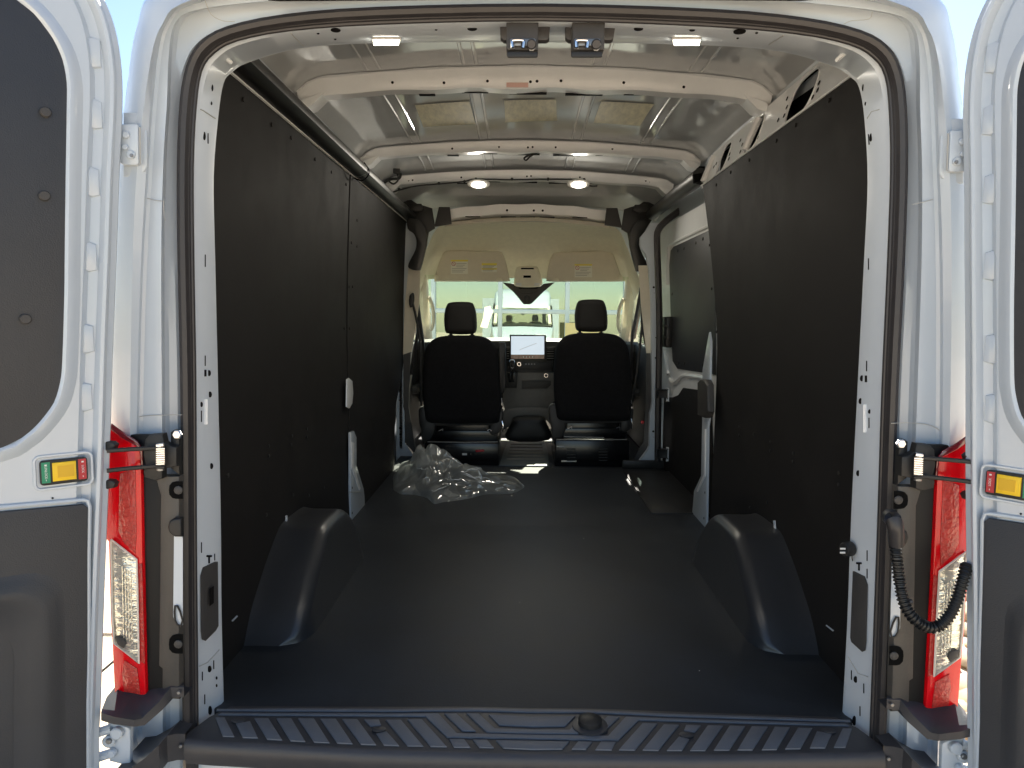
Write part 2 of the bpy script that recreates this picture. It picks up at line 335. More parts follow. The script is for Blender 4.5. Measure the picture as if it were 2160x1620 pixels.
# ---- seal: three rubber beads round the opening
def band(name, A, B, t, Y, r, m, flat=1.0, parent=van):
    L = [(a[0]*(1-t)+b[0]*t, a[1]*(1-t)+b[1]*t) for a, b in zip(A, B)]
    return tube(name, ring(L, Y, sub=3), r, m, parent, n=8, flat=flat, up=(0, 1, 0))
seal = band('door_seal', RA, RB, .70, 1.515, .0115, RUB, 1.25)
loft('seal_carrier', [ring(RA, 1.536), ring(RA, 1.530), ring(RB, 1.530), ring([(x-2, y-1) for x, y in RB], 1.540)], mat('seal_groove', (.008, .007, .007), .6, spec=.2), seal)
band('seal_bead', RA, RB, .34, 1.521, .0056, RUB, 1.2, seal)
band('seal_bead', RA, RB, .09, 1.526, .0048, RUB, 1.1, seal)
# ---- inner pillar ring
ra, rg, rp = ring(RG, 1.535), ring(RG, 1.545), ring(RP, 1.605, 1.77)
rah = ring(RA, 1.535)
rq = [p+V((math.copysign(.0, p.x), .012, 0)) for p in rp]
def outwards(P, d, dy):
    o = []
    for p in P:
        v = V((p.x, 0, max(0, p.z-.75))); v.normalize(); o.append(p+v*d+V((0, dy, 0)))
    return o
rah[0].z = rah[-1].z = rg[0].z
pil = loft('inner_pillar_ring', [rah, rg, rp, rq, outwards(rq, .16, .01)], POST, van)
# ---- floor
fl = [( -.90, 1.585), (.90, 1.585), (.90, 3.05), (.83, 3.06), (.83, 3.15), (.86, 3.2), (.86, 4.36), (-.82, 4.36), (-.82, 3.2), (-.90, 3.1)]
prism('cargo_floor', [V((x, y, -.03)) for x, y in fl], (0, 0, .03), FLOOR, van, bev=.003)
box('cab_floor', (-.84, 4.362, -.06), (.84, 6.0, -.012), FLOOR, van, bev=.004)
# ---- sill plate with its tread pads
def lc(x, y): return (400+x*.34259, 1380+y*.34259)
ZS = .002
sp = [lc(-20, 498), lc(200, 335), lc(700, 336), lc(1300, 338), lc(1700, 336), lc(2148, 348)]
back = [atz(*p, ZS) for p in sp]; back[0].y += 0; 
front = [atz(*lc(x, y), ZS) for x, y in ((-20, 512), (50, 520), (500, 545), (1100, 578), (1500, 590), (2148, 606))]
front[-1].x = back[-1].x = 0
def full(P): return P+[mx(p) for p in P[-2::-1]]
bk, fr = full(resample(back, 14)), full(resample(front, 14))
drop = [p+V((0, -.012, -.010)) for p in fr]; drop2 = [p+V((0, -.016, -.030)) for p in fr]; drop3 = [p+V((0, -.006, -.056)) for p in fr]; drop4 = [p+V((0, .03, -.060)) for p in fr]
sillp = loft('sill_plate', [[p+V((0, .01, 0)) for p in bk], bk, fr, [p+V((0, -.006, -.002)) for p in fr], drop, drop2, drop3, drop4], SILL, van)
pads = [[(160,395),(215,395),(275,512),(205,510)], [(285,432),(372,418),(420,521),(328,518)], [(400,400),(485,400),(570,533),(478,528)],
        [(535,400),(625,400),(712,543),(622,538)], [(668,401),(765,401),(860,550),(768,546)], [(805,403),(900,403),(1003,556),(910,552)],
        [(940,405),(1032,405),(1148,563),(1056,560)], [(1075,408),(1165,408),(1180,444),(1112,448)], [(1150,495),(1212,480),(1290,568),(1198,565)],
        [(1207,409),(1300,409),(1438,571),(1343,570)], [(1340,406),(1430,406),(1583,575),(1485,573)],
        [(1568,371),(1642,370),(1762,479),(1680,478)], [(1600,528),(1690,528),(1728,579),(1628,578)], [(1745,532),(1830,532),(1872,581),(1785,579)]]
def pad(q, ms=(1, -1), h=.003):
    for s in ms:
        P = [atz(*lc(*a), ZS+.0003) for a in q]
        if s < 0: P = [mx(p) for p in P][::-1]
        prism('tread_pad', P, (0, 0, h), TREAD, sillp, bev=.001)
for q in pads: pad(q)
def padc(q):   # a pad that runs across the middle
    P = [atz(*lc(*a), ZS+.0003) for a in q]; n = len(P)//2
    prism('tread_pad', P+[mx(p) for p in P[::-1]], (0, 0, .003), TREAD, sillp, bev=.001)
pad([(170,342),(700,339),(1300,343),(1500,340),(1780,338),(2148,348),(2148,364),(1780,353),(1500,354),(1300,358),(700,355),(165,352)])
padc([(1840,377),(2000,384),(2148,390),(2148,452)][:2]+[(2140,386)] + [(2140,446),(1902,440)][0:0]) if False else None
padc([(1840,376),(1902,441),][0:2]) if False else None
def strip(top, bot):
    T = [atz(*lc(*a), ZS+.0003) for a in top]; B = [atz(*lc(*a), ZS+.0003) for a in bot]
    T[-1].x = B[-1].x = 0
    vs = T+[mx(p) for p in T[-2::-1]]+B[::1][::-1][0:0]
    low = [mx(p) for p in B[:-1]]+B[::-1]
    prism('tread_pad', vs+low, (0, 0, .003), TREAD, sillp, bev=.001)
strip([(1840,377),(2148,390)], [(1905,441),(2148,452)])
strip([(1705,369),(1780,371),(1880,463),(2148,470)], [(1830,487),(2148,494)])
strip([(200,366),(1300,371),(1530,369),(1645,492),(2148,503)], [(175,378),(1300,386),(1452,388),(1585,517),(2148,527)])
strip([(1885,535),(2148,540)], [(1932,583),(2148,592)])
kn = atz(1245, 1533, ZS+.004)
disc('sill_boss', (kn.x, kn.y+.004, ZS), (0, 0, 1), .040, .008, SILL, sillp, n=24)
disc('striker_cap', (kn.x, kn.y+.006, ZS+.008), (0, 0, 1), .027, .014, PLA, sillp, n=24)
for x, y in ((300, 410), (1165, 465)):
    for s in (1, -1):
        p = atz(*lc(x, y), ZS+.003); disc('screw_cap', (s*p.x if s > 0 else -p.x, p.y, p.z), (0, 0, 1), .016, .003, SILL, sillp, n=14, ry=.010)
# ---- load bay walls
def wx(z):       # half width of the lining at height z
    return .80+.022*math.sin(max(0, min(1, z/1.545))*math.pi)-.0
def wallpt(s, Y, z): return V((s*wx(z), Y, z))
def wall(name, s, ys, z_lo, z_hi, m=PANEL, th=.006, off=0, edge=None):
    ny = len(ys); nz = 16; vs = []
    for t in (0, 1):
        for i, Y in enumerate(ys):
            for j in range(nz+1):
                z = z_lo+(z_hi-z_lo)*j/nz; yy = Y
                if edge and i == ny-1: yy = edge(z)
                elif edge: yy = min(Y, edge(z)-.02*(ny-1-i))
                p = wallpt(s, yy, z); p.x += s*(off+th*t); vs.append(p)
    fs = []; n = nz+1; o = ny*n
    for i in range(ny-1):
        for j in range(nz):
            a = i*n+j; fs.append((a, a+1, a+n+1, a+n)); fs.append((a+o, a+o+n, a+o+n+1, a+o+1))
    for i in range(ny-1):
        for j in (0, nz): a = i*n+j; fs.append((a, a+n, a+n+o, a+o))
    for j in range(nz):
        for i in (0, ny-1): a = i*n+j; fs.append((a, a+o, a+o+1, a+1))
    return mesh(name, vs, fs, m, van)
def interp(tab, z):
    for (z0, v0), (z1, v1) in zip(tab, tab[1:]):
        if z <= z1: return v0+(v1-v0)*(z-z0)/(z1-z0)
    return tab[-1][1]
frontL = [(-.1, 4.20), (0, 4.24), (.25, 4.33), (.389, 4.40), (.50, 4.62), (.66, 4.76), (.95, 4.86), (1.3, 4.89), (1.56, 4.85)]
frontR = [(-.1, 3.06), (.05, 3.06), (.456, 3.10), (.83, 3.12), (.974, 3.16), (1.3, 3.28), (1.56, 3.39)]
WL = wall('wall_panel', -1, [1.66, 2.2, 2.7, 3.2], 0, 1.545)
WL2 = wall('wall_panel', -1, [3.203, 3.7, 4.3, 4.7, 4.86], 0, 1.545, edge=lambda z: interp(frontL, z), off=-.004)
WR = wall('wall_panel', 1, [1.66, 2.2, 2.6, 2.9, 3.39], 0, 1.545, edge=lambda z: interp(frontR, z))
def rivet(px, py, s, r=.008, m=PLA):
    X = s*.806; p = atx(px, py, X); p = wallpt(s, p.y, p.z); w_ = WL if s < 0 and p.y < 3.2 else (WL2 if s < 0 else WR)
    if p.y < 6: disc('rivet', p-V((s*.0035, 0, 0)) if w_ is WL2 else p, (-s, 0, 0), r*.8, .0035, PANEL if m is PLA else PLA, w_, n=10)
for x, y in ((509,210),(570,263),(611,291),(662,336),(697,363),(728,389),(752,465),(742,512),(754,520),(740,605),(747,605),(733,693),(742,693),(869,400)): rivet(x, y, -1)
for x, y in ((575,941),(575,962),(623,920),(621,938),(654,905),(653,922),(490,1003),(622,1044),(654,1045),(566,1086),(685,1028)): rivet(x, y, -1, .007, GPL)
for x, y in ((1753,212),(1682,264),(1641,297),(1583,338),(1544,363),(1513,390),(1494,517),(1496,609),(1505,700)): rivet(x, y, 1)
for x, y in ((1665,956),(1665,973),(1618,931),(1618,951),(1583,916),(1553,900),(1553,918),(1760,998),(1760,1022),(1615,1060),(1580,1070)): rivet(x, y, 1, .007, GPL)
for s, pts in ((-1, [(480,1309),(491,1298),(493,1300),(482,1311)]), (1, [(1752,1318),(1768,1330),(1766,1332),(1751,1320)]), (-1, [(597,1088),(599,1087),(600,1108),(597,1110)]), (1, [(1638,1098),(1641,1098),(1643,1122),(1641,1124)])):
    prism('cutout_edge', [atx(x, y, s*.815)-V((s*.012, 0, 0)) for x, y in pts], (s*.004, 0, 0), WHITE, WL if s < 0 else WR)
# left body metal showing through the lining
def plate(name, pts, X, d, m, parent=van, bev=.004):
    return prism(name, [atx(x, y, X) for x, y in pts], d, m, parent, bev=bev)
XL = -.812
lp = plate('pillar_foot', [(735,912),(742,909),(747,922),(747,981),(762,1029),(764,1045),(766,1096),(762,1103),(735,1103)], XL+.006, (.012, 0, 0), WHITE)
plate('pressing', [(741,932),(746,934),(746,985),(760,1030),(757,1034),(741,988)], XL+.018, (.003, 0, 0), WHITE_LIT, lp, bev=.001)
plate('pressing', [(736,1037),(763,1037),(763,1039),(736,1039)], XL+.018, (.003, 0, 0), SEAM, lp, bev=0)
plate('body_handhold', [(730,800),(734,797),(741,803),(743,830),(741,852),(735,862),(729,858)], XL+.006, (.006, 0, 0), WHITE_LIT)
for x, y in ((743,1029),(743,1082)): disc('hole', atx(x, y, XL+.0185), (1, 0, 0), .006, .0008, HOLE, lp, n=10)
# right rear door post foot + grey catch cover
rpf = plate('pillar_foot', [(1486,780),(1500,700),(1503,720),(1500,880),(1497,900),(1494,1114),(1470,1113),(1462,1106),(1466,1060),(1468,1035),(1483,1003),(1485,900)], .806, (-.010, 0, 0), WHITE)
plate('pressing', [(1487,905),(1490,905),(1489,1004),(1473,1038),(1470,1036),(1486,1000)], .796, (-.004, 0, 0), WHITE_LIT, rpf, bev=.001)
for x, y in ((1487,1039),(1485,1093)): disc('hole', atx(x, y, .7955), (-1, 0, 0), .006, .0008, HOLE, rpf, n=10)
P = [atx(x, y, .80) for x, y in ((1484,806),(1490,800),(1500,801),(1506,812),(1507,868),(1503,880),(1496,882),(1484,876))]
puffy('catch_cover', P, (-1, 0, 0), .03, GPL, van, edge=.006, back=False)
# ---- wheel covers
def tub(s):
    Y0, Y1 = 1.905, 2.72; N = 44; rows = []
    prof = cat([(0, 0, 0), (.03, .03, 0), (.10, .085, 0), (.25, .165, 0), (.38, .222, 0), (.44, .238, 0), (.55, .240, 0), (.68, .236, 0), (.76, .222, 0), (.84, .170, 0), (.92, .085, 0), (1, 0, 0)], 6)
    prof = [(p.x, max(0, p.y)) for p in prof]
    for i in range(N+1):
        t = i/N; Y = Y0+(Y1-Y0)*t; h = interp(prof, t)
        e = min(1, t/.13); xi = .628+.075*(1-math.sqrt(max(0, 1-(1-e)**2)))
        e2 = min(1, (1-t)/.12); xi += .05*(1-math.sqrt(max(0, 1-(1-e2)**2)))
        lean = .10*h; r = min(.042, h*.5+.003); xt = xi+lean; L = []
        L.append(V((s*.84, Y, h+.012))); L.append(V((s*.80, Y, h+.003)))
        for k in range(1, 4): L.append(V((s*(.80+(xt+r-.80)*k/4), Y, h)))
        for k in range(0, 7):
            a_ = k/6*math.pi/2; L.append(V((s*(xt+r-r*math.sin(a_)), Y, h-r+r*math.cos(a_))))
        L.append(V((s*(xi+lean*.4), Y, max(0, h-r)*.45))); L.append(V((s*(xi-.002), Y, -.002))); rows.append(L)
    rows.insert(0, [V((p.x, Y0-.004, -.002)) for p in rows[0]])
    return loft('wheel_arch_cover', rows, TUB, van)
tub(-1); tub(1)
# ---- ceiling
def cz(x, Y):    # height of the roof skin
    zc = interp([(0, 1.83), (1.7, 1.83), (3.2, 1.845), (4.2, 1.815), (4.95, 1.70)], Y)
    return zc-.055*(abs(x)/.86)**2-.05*max(0, (abs(x)-.78)/.10)**2
def skin(name, ys, x0, x1, off, m, parent=van, nx=40, **k):
    rows = [[V((x0+(x1-x0)*i/nx, Y, cz(x0+(x1-x0)*i/nx, Y)+off)) for i in range(nx+1)] for Y in ys]
    return loft(name, rows, m, parent, **k)
roof = skin('roof_skin', [1.70+.1*i for i in range(34)], -.88, .88, 0, SKIN)
# pressed stiffening ribs running along the roof
for x in (-.56, -.21, .21, .56):
    for y0, y1 in ((1.80, 2.66), (2.80, 3.70), (3.84, 4.28)):
        for dx in (0, .045):
            xx = x+math.copysign(dx, x)
            tube('pressed_rib', [(xx, y, cz(xx, y)-.0015) for y in (y0, (y0+y1)/2, y1)], .0065, SKIN, roof, n=6, flat=.6, up=(0, 0, 1))
# deadening pads between the first two bows
for cs in (((875,222),(990,214),(1003,262),(893,268)), ((1063,212),(1173,210),(1175,255),(1066,258)), ((1268,214),(1380,220),(1350,266),(1252,259))):
    P = []
    for x, y in cs:
        d = _d(x, y); Y = 3.0
        for _ in range(12):
            p = CAM+d*(Y/d.y); zz = cz(p.x, p.y)-.004; Y = CAM.y+(zz-CAM.z)/d.z*d.y
        P.append(CAM+d*(Y/d.y))
    n = 6; rows = [[P[0].lerp(P[1], i/n).lerp(P[3].lerp(P[2], i/n), j/3) for i in range(n+1)] for j in range(4)]
    for r_ in rows:
        for p in r_: p.z = cz(p.x, p.y)-.004
    loft('deadening_pad', rows, PAD, roof)
# roof bows
def bow(Y, xe, z_mid, z_end, wdt, hgt, holes=()):
    rows = []; N = 44
    def zb(x):
        t = abs(x)/xe; return z_mid-(z_mid-z_end)*(.55*t**2+.45*t**8)
    for i in range(N+1):
        x = -xe+2*xe*i/N; zt = cz(x, Y)-.003; zz = zb(x)+.004*math.sin(x*21)*(.5 if abs(x) > .3 else 1)
        zz = min(zz, zt-.022); ww = wdt*(1 if abs(x) < xe*.86 else 1.12)
        fl_ = .016*(1 if (int((x+3)/.17) % 2) else .55)
        rows.append([V((x, Y-ww/2-.004-fl_, zt)), V((x, Y-ww/2-.002, zt-.002)), V((x, Y-ww/2, zt-.012)), V((x, Y-ww/2+.006, zz+.012)), V((x, Y-ww/2+.014, zz)), V((x, Y+ww/2-.014, zz-.001)), V((x, Y+ww/2-.004, zz+.010)), V((x, Y+ww/2, zz+.016)), V((x, Y+ww/2+.004, zt-.008)), V((x, Y+ww/2+.03, zt-.001))])
    b = loft('roof_bow', rows, WHITE_LIT, van)
    for x in holes:
        for dx in ((-.012, .012) if isinstance(x, tuple) else (0,)):
            xx = (x[0] if isinstance(x, tuple) else x)+dx
            z = min(zb(xx)+.004*math.sin(xx*21), cz(xx, Y)-.025)
            disc('hole', (xx, Y-wdt/2+.0035, z+.021), (0, -1, .12), .0055, .0015, HOLE, b, n=8)
    for xx, L in ((-.22, .05), (-.02, .07), (.02+.17, .07), (.38, .04), (-.40, .03)):
        z = min(zb(xx)+.004*math.sin(xx*21), cz(xx, Y)-.025)
        box('slot', (xx-L, Y+wdt/2-.02, z-.003), (xx+L, Y+wdt/2-.006, z+.003), HOLE, b, bev=0)
    for s in (-1, 1):   # gusset feet that bolt each bow to the side rail
        g = [V((s*(xe-.10), Y-wdt/2, zb(xe-.1)+.01)), V((s*(xe-.02), Y-wdt/2-.01, zb(xe-.02)-.002)), V((s*(xe+.0), Y-wdt/2-.01, zb(xe)-.035)), V((s*(xe-.05), Y-wdt/2-.004, zb(xe)-.018))]
        prism('bow_foot', g if s > 0 else g[::-1], (0, wdt+.01, 0), WHITE_LIT, b, bev=.006)
    return b
b1 = bow(2.74, .87, 1.766, 1.712, .080, .05, ((0,), .10, -.17, -.33, .33, -.52, .55, (-.77,), (.77,)))
b2 = bow(3.77, .87, 1.772, 1.715, .075, .05, ((0,), .13, -.16, -.40, .42, (-.77,), (.77,)))
b3 = bow(4.33, .85, 1.735, 1.680, .085, .05, ((0,), .30, -.40, (-.70,), (.70,)))
box('inspection_mark', (-.10, 2.6975, 1.765), (-.02, 2.7005, 1.781), PINK, b1, bev=0)
# header bar over the cab
rows = []
for i in range(31):
    x = -.565+1.13*i/30; z = 1.665-.045*(abs(x)/.56)**2+.003*math.sin(x*25)
    rows.append([V((x, 4.86, z+.02)), V((x, 4.865, z)), V((x, 4.87, z-.042)), V((x, 4.885, z-.052)), V((x, 4.93, z-.055))])
hb = loft('header_bar', rows, WHITE_LIT, van)
for x in (-.14, .04, .10): disc('hole', (x, 4.8655, 1.643), (0, -1, .1), .008, .001, HOLE, hb, n=8)
for x in (-.37, -.13, .0, .13, .35): box('slot', (x-.05, 4.868, 1.596), (x+.05, 4.874, 1.602), HOLE, hb, bev=0)
# rear header holes and seams
def img(p):
    d = p-CAM; k = F/d.dot(_f); return 1080+k*d.dot(R_), 810-k*d.dot(U_)
RGi, RPi = [img(p) for p in ring(RG, 1.545)], [img(p) for p in ring(RP, 1.605, 1.77)]
RG3, RP3 = ring(RG, 1.545), ring(RP, 1.605, 1.77)
def face_point(px, py, top):
    k = 0 if top else 1; v = px if top else py; lo = []
    for I, P3_ in ((RGi, RG3), (RPi, RP3)):
        best = None
        for i in range(len(I)-1):
            if not top and (P3_[i].x < 0) != (px < 1120): continue
            if top and I[i][1] > 300: continue
            a_, b_ = I[i][k], I[i+1][k]
            if min(a_, b_) <= v <= max(a_, b_) and a_ != b_:
                t = (v-a_)/(b_-a_); best = (P3_[i].lerp(P3_[i+1], t), I[i][0]+(I[i+1][0]-I[i][0])*t, I[i][1]+(I[i+1][1]-I[i][1])*t); break
        if best is None: best = (P3_[0], *I[0]) if px < 1120 else (P3_[-1], *I[-1])
        lo.append(best)
    (A, ax, ay), (B, bx, by) = lo; ts = ((py-ay)/(by-ay)) if top else ((px-ax)/(bx-ax)); ts = max(0, min(1, ts))
    return A.lerp(B, ts*A.y/(B.y+ts*(A.y-B.y)))
def hpt(px, py): p = face_point(px, py, True); return p+(CAM-p).normalized()*.003
for x, y, rx in ((708,63,.0105),(671,70,.003),(707,82,.003),(996,56,.0105),(920,62,.003),(1347,56,.010),(1460,63,.006),(1560,62,.013),(1596,69,.003),(1556,80,.003)):
    y = max(y, 60); disc('hole', hpt(x, y), (0, -.2, -1), rx, .002, HOLE, pil, n=12, ry=rx*.7)
for P in ([(614,66),(640,97)], [(1653,62),(1622,94)]): tube('weld_seam', [hpt(*P[0]), hpt(*P[1])], .0012, SEAM, pil, n=5)
# pillar holes and weld seams (flat face between rg and rp)
def ppt(px, py, s): p = face_point(px, py, False); return p+(CAM-p).normalized()*.0015
def phole(px, py, s, r, ry): disc('hole', ppt(px, py, s), (-s*.55, -1, 0), r, .0012, HOLE, pil, n=12, ry=ry)
def pslot(px, py, s, L, wd=.0012):
    p, q = ppt(px, py-L/2, s), ppt(px, py+L/2, s); tube('slot', [p, q], wd, HOLE, pil, n=5)
for x, y, r, ry in ((447,185,.003,.008),(446,218,.002,.004),(431,287,.003,.009),(441,787,.004,.007),(443,832,.004,.007),(425,853,.003,.006),(446,983,.004,.007),(442,1411,.0045,.008),(457,1430,.002,.004),(457,1446,.002,.004),(443,1503,.0045,.011)): phole(x, y, -1, r, ry)
for x, y, r, ry in ((1821,185,.003,.008),(1821,219,.002,.004),(1837,290,.003,.009),(1818,798,.004,.007),(1815,846,.004,.007),(1834,868,.003,.005),(1810,998,.004,.007),(1805,1433,.0045,.008),(1802,1526,.0045,.012)): phole(x, y, 1, r, ry)
for x, y, L in ((439,292,22),(433,550,26),(433,761,22),(425,878,24),(425,1155,22),(453,1175,14),(451,1402,18),(427,1426,18),(432,1475,20)): pslot(x, y, -1, L)
for x, y, L in ((1828,294,22),(1832,557,24),(1828,772,22),(1833,892,22),(1829,1172,22),(1829,1210,20),(1796,1424,20),(1822,1452,20),(1814,1500,20)): pslot(x, y, 1, L)
for x, y, s in ((433,787,-1),(1827,799,1)): pslot(x, y, s, 14, .0028)
for x, y, s in ((441,1177,-1),(1812,1192,1)):
    a, b = ppt(x-5, y-4, s), ppt(x+5, y-4, s); tube('slot', [a, b], .0024, HOLE, pil, n=5); tube('slot', [ppt(x, y-3, s), ppt(x, y+11, s)], .0022, HOLE, pil, n=5)
for P, s in (([(414,231),(430,234),(455,250)], -1), ([(1855,231),(1838,236),(1811,250)], 1), ([(417,1405),(440,1396),(463,1370)], -1), ([(1830,1427),(1810,1420),(1784,1385)], 1)):
    tube('weld_seam', [ppt(x, y, s)+V((0, -.001, 0)) for x, y in P], .0012, SEAM, pil, n=5)
for x0, x1, y0, y1, s in ((431,436,842,895,-1), (1822,1829,853,912,1)):
    a, b = ppt((x0+x1)/2, y0, s), ppt((x0+x1)/2, y1, s); tube('pressing', [a, b], .005, WHITE_LIT, pil, n=6, flat=.5)
for P, s in (([(464,112),(487,132)], -1), ([(1788,107),(1765,127)], 1)):
    tube('pressing', [at(P[0][0], P[0][1], 1.60), at(P[1][0], P[1][1], 1.635)], .005, WHITE_LIT, pil, n=6)
# outer frame seams
for P in ([(293,413),(325,422),(343,424)], [(345,424),(346,450),(349,465)], [(433,2),(445,30),(470,44),(495,45)], [(1968,420),(1940,428),(1924,431)], [(1840,25),(1833,40),(1795,44),(1780,51)],
          [(275,895),(290,880),(330,876),(384,875)], [(1880,893),(1920,892),(1965,898),(1993,917)]):
    tube('sealer_line', [at(x, y, 1.4955) for x, y in P], .0008, SEAM, van, n=5, sub=3)
prism('brake_lamp_housing', [at(x, y, 1.47) for x, y in ((562,-14),(1716,-14),(1714,0),(1690,2),(1140,-2),(590,3),(566,1))], (0, -.02, 0), PLA, van, bev=.003)
# pillar pocket covers
for L in ([(425,1213),(430,1196),(455,1184),(462,1184),(463,1200),(464,1318),(458,1328),(436,1350),(428,1347),(426,1330)],
          [(1828,1232),(1822,1215),(1800,1204),(1791,1204),(1787,1220),(1785,1343),(1793,1352),(1816,1373),(1823,1370),(1825,1350)]):
    s = -1 if L[0][0] < 1000 else 1
    P = [ppt(x, y, s)+V((s*.002, -.0015, 0)) for x, y in L]
    o = puffy('pocket_cover', P, (-s*.5, -1, 0), .007, GPL, van, edge=.0022, back=False)
    if s < 0: prism('slot', [ppt(x, y, s)+V((.007, -.0105, 0)) for x, y in ((440,1238),(449,1232),(449,1268),(440,1275))], (.0, -.001, 0), HOLE, o)
# towing style round cap on the right pillar
cp = thing_c = disc('bayonet_cap', ppt(1797, 1156, 1)+V((-.006, -.004, 0)), (-1, -.45, 0), .016, .022, PLA, van, n=20, ry=.017)
for k in (0, 1): box('print_line', V((W[cp].x-.020, W[cp].y-.013, W[cp].z+.003-.009*k)), V((W[cp].x-.008, W[cp].y-.0115, W[cp].z+.007-.009*k)), INK, cp, bev=0)
tube('tether', [ppt(1795, 1168, 1)+V((-.004, -.008, 0)), ppt(1790, 1176, 1)+V((-.004, -.01, 0)), ppt(1797, 1180, 1)+V((-.002, -.008, 0))], .0012, PLA, cp, n=6, sub=3)
# ---- side rails
def railR():
    Y0, Y1 = 1.68, 3.42
    def P3(Y, t): return V((.802+.052*t, Y, 1.535+.165*t))
    holes = []
    for (cx, cy, ry, rt) in ((1685,205,.105,.24), (1585,283,.085,.22), (1523,335,.065,.22)):
        p = atx(cx, cy, .818); holes.append((p.y, .49, ry, rt*1.75))
    cu = bpy.data.curves.new('c', 'CURVE'); cu.dimensions = '2D'; cu.fill_mode = 'BOTH'
    def poly(pts):
        sp_ = cu.splines.new('POLY'); sp_.points.add(len(pts)-1); sp_.use_cyclic_u = True
        for i, (a, b) in enumerate(pts): sp_.points[i].co = (a, b, 0, 1)
    poly([(Y0, 0), (Y1, 0), (Y1, 1), (Y0, 1)])
    for c, t0, ry, rt in holes: poly([(c+ry*math.copysign(abs(math.cos(a))**.6, math.cos(a)), t0+rt*math.copysign(abs(math.sin(a))**.75, math.sin(a))) for a in [k*math.pi/16 for k in range(32)]])
    o = bpy.data.objects.new('t', cu); C.objects.link(o); me = bpy.data.meshes.new_from_object(o.evaluated_get(bpy.context.evaluated_depsgraph_get())); C.objects.unlink(o)
    for v in me.vertices: v.co = P3(v.co.x, v.co.y)
    me.materials.clear(); r = link('side_rail', me, WHITE_LIT, van, smooth=False)
    for c, t0, ry, rt in holes:
        L = [P3(c+ry*math.copysign(abs(math.cos(a))**.6, math.cos(a)), t0+rt*math.copysign(abs(math.sin(a))**.75, math.sin(a))) for a in [k*math.pi/16 for k in range(32)]]
        tube('hole_flange', L, .0035, WHITE_LIT, r, n=6, closed=True, up=(1, 0, 0))
    loft('rail_cavity', [[P3(Y, .01)+V((.003, 0, 0)), P3(Y, 0)+V((.075, 0, -.01)), P3(Y, 1)+V((.035, 0, 0)), P3(Y, .99)+V((.003, 0, 0))] for Y in (Y0+.01, Y1-.01)], DARK, r)
    for x, y in ((1722,205),(1727,175),(1729,190),(1651,208),(1658,226),(1658,244),(1645,253),(1602,272),(1603,290),(1566,305),(1567,320),(1557,296),(1541,335),(1539,325),(1506,352),(1510,345)):
        p = atx(x, y, .825); t = (p.z-1.535)/.165
        if 0 < t < 1: disc('hole', P3(p.y, t)-V((.001, 0, 0)), (-1, 0, .3), .008, .001, HOLE, r, n=8)
    return r
railR()
# ribs where the bows meet the right rail
for Y in (2.74, 3.36): tube('rail_gusset', [(.80, Y+.02, 1.56), (.815, Y+.02, 1.60), (.845, Y+.01, 1.675)], .014, WHITE_LIT, van, n=8)
tube('wall_top_flange', [(.797, y, 1.546) for y in (1.68, 2.4, 3.0, 3.40)], .004, WHITE_LIT, van, n=6)
# left: steel rail, then the curved black duct cover over it
loft('side_rail', [[V((-.812, Y, 1.53)), V((-.80, Y, 1.545)), V((-.78, Y, 1.60)), V((-.835, Y, 1.665)), V((-.862, Y, 1.70))] for Y in (1.68, 2.6, 3.7, 4.85)], WHITE_LIT, van)
def duct(ys):
    R = []
    for Y in ys:
        k = .0
        R.append([V((-.806, Y, 1.556)), V((-.790, Y, 1.550)), V((-.770, Y, 1.548)), V((-.748, Y, 1.556)), V((-.735, Y, 1.566)), V((-.732, Y, 1.582)), V((-.738, Y, 1.596)), V((-.760, Y, 1.606)), V((-.78, Y, 1.60))])
    return loft('duct_cover', R, DUCT, van)
duct([1.70, 2.2, 2.8, 3.26]); duct([3.267, 3.7, 4.2, 4.72])
tube('clip', [(-.80, 3.263, 1.545), (-.765, 3.263, 1.530), (-.738, 3.263, 1.545), (-.728, 3.263, 1.575), (-.75, 3.263, 1.61)], .003, HOLE, van, n=6, sub=3)
tube('wall_top_flange', [(-.795, y, 1.5475) for y in (1.68, 2.4, 3.2, 4.1, 4.8)], .0035, WHITE_LIT, van, n=6)
# right: black trim over the sliding door
tube('door_header_trim', [at(1478, 372, 3.42), at(1440, 400, 3.75), at(1405, 428, 4.2), at(1375, 452, 4.65)], lambda t: .040-.004*t, DUCT, van, n=12, sub=5)
tube('track_bracket', [at(1472, 385, 3.40), at(1470, 368, 3.40)], .022, DARK, van, n=10)
for Y in (3.5, 3.62, 3.78, 3.95): box('slot', (.80, Y-.03, 1.635), (.83, Y+.03, 1.65), HOLE, van, bev=.003)
# wiring on the third bow
tube('wiring_loom', [at(x, y, 4.265) for x, y in ((822,408),(845,400),(880,392),(925,388),(977,383),(1004,378),(1080,379),(1155,378),(1230,380),(1245,392),(1260,392))], .0045, PLA, van, n=6, sub=4)
for x, y in ((842,399),(926,387),(980,383),(1004,378),(1080,378),(1156,378),(1232,379)): disc('loom_clip', at(x, y, 4.262), (0, -1, 0), .009, .006, PLA, van, n=8)
tube('wiring_loom', [at(x, y, 4.2) for x, y in ((845,366),(842,376),(825,378),(812,384),(808,392),(815,398),(822,404))], .008, PLA, van, n=6, sub=4)
tube('wiring_loom', [at(x, y, 4.18) for x, y in ((836,360),(840,378),(830,388),(818,380))], .005, PLA, van, n=6, sub=4)
q = at(837, 361, 4.15); box('connector', q-V((.02, .01, .014)), q+V((.02, .01, .014)), PLA, van, bev=.003)
tube('wiring_loom', [at(x, y, 3.67) for x, y in ((1133,325),(1120,326),(1106,333),(1110,338),(1118,330),(1125,326))], .0045, PLA, van, n=6, sub=4)
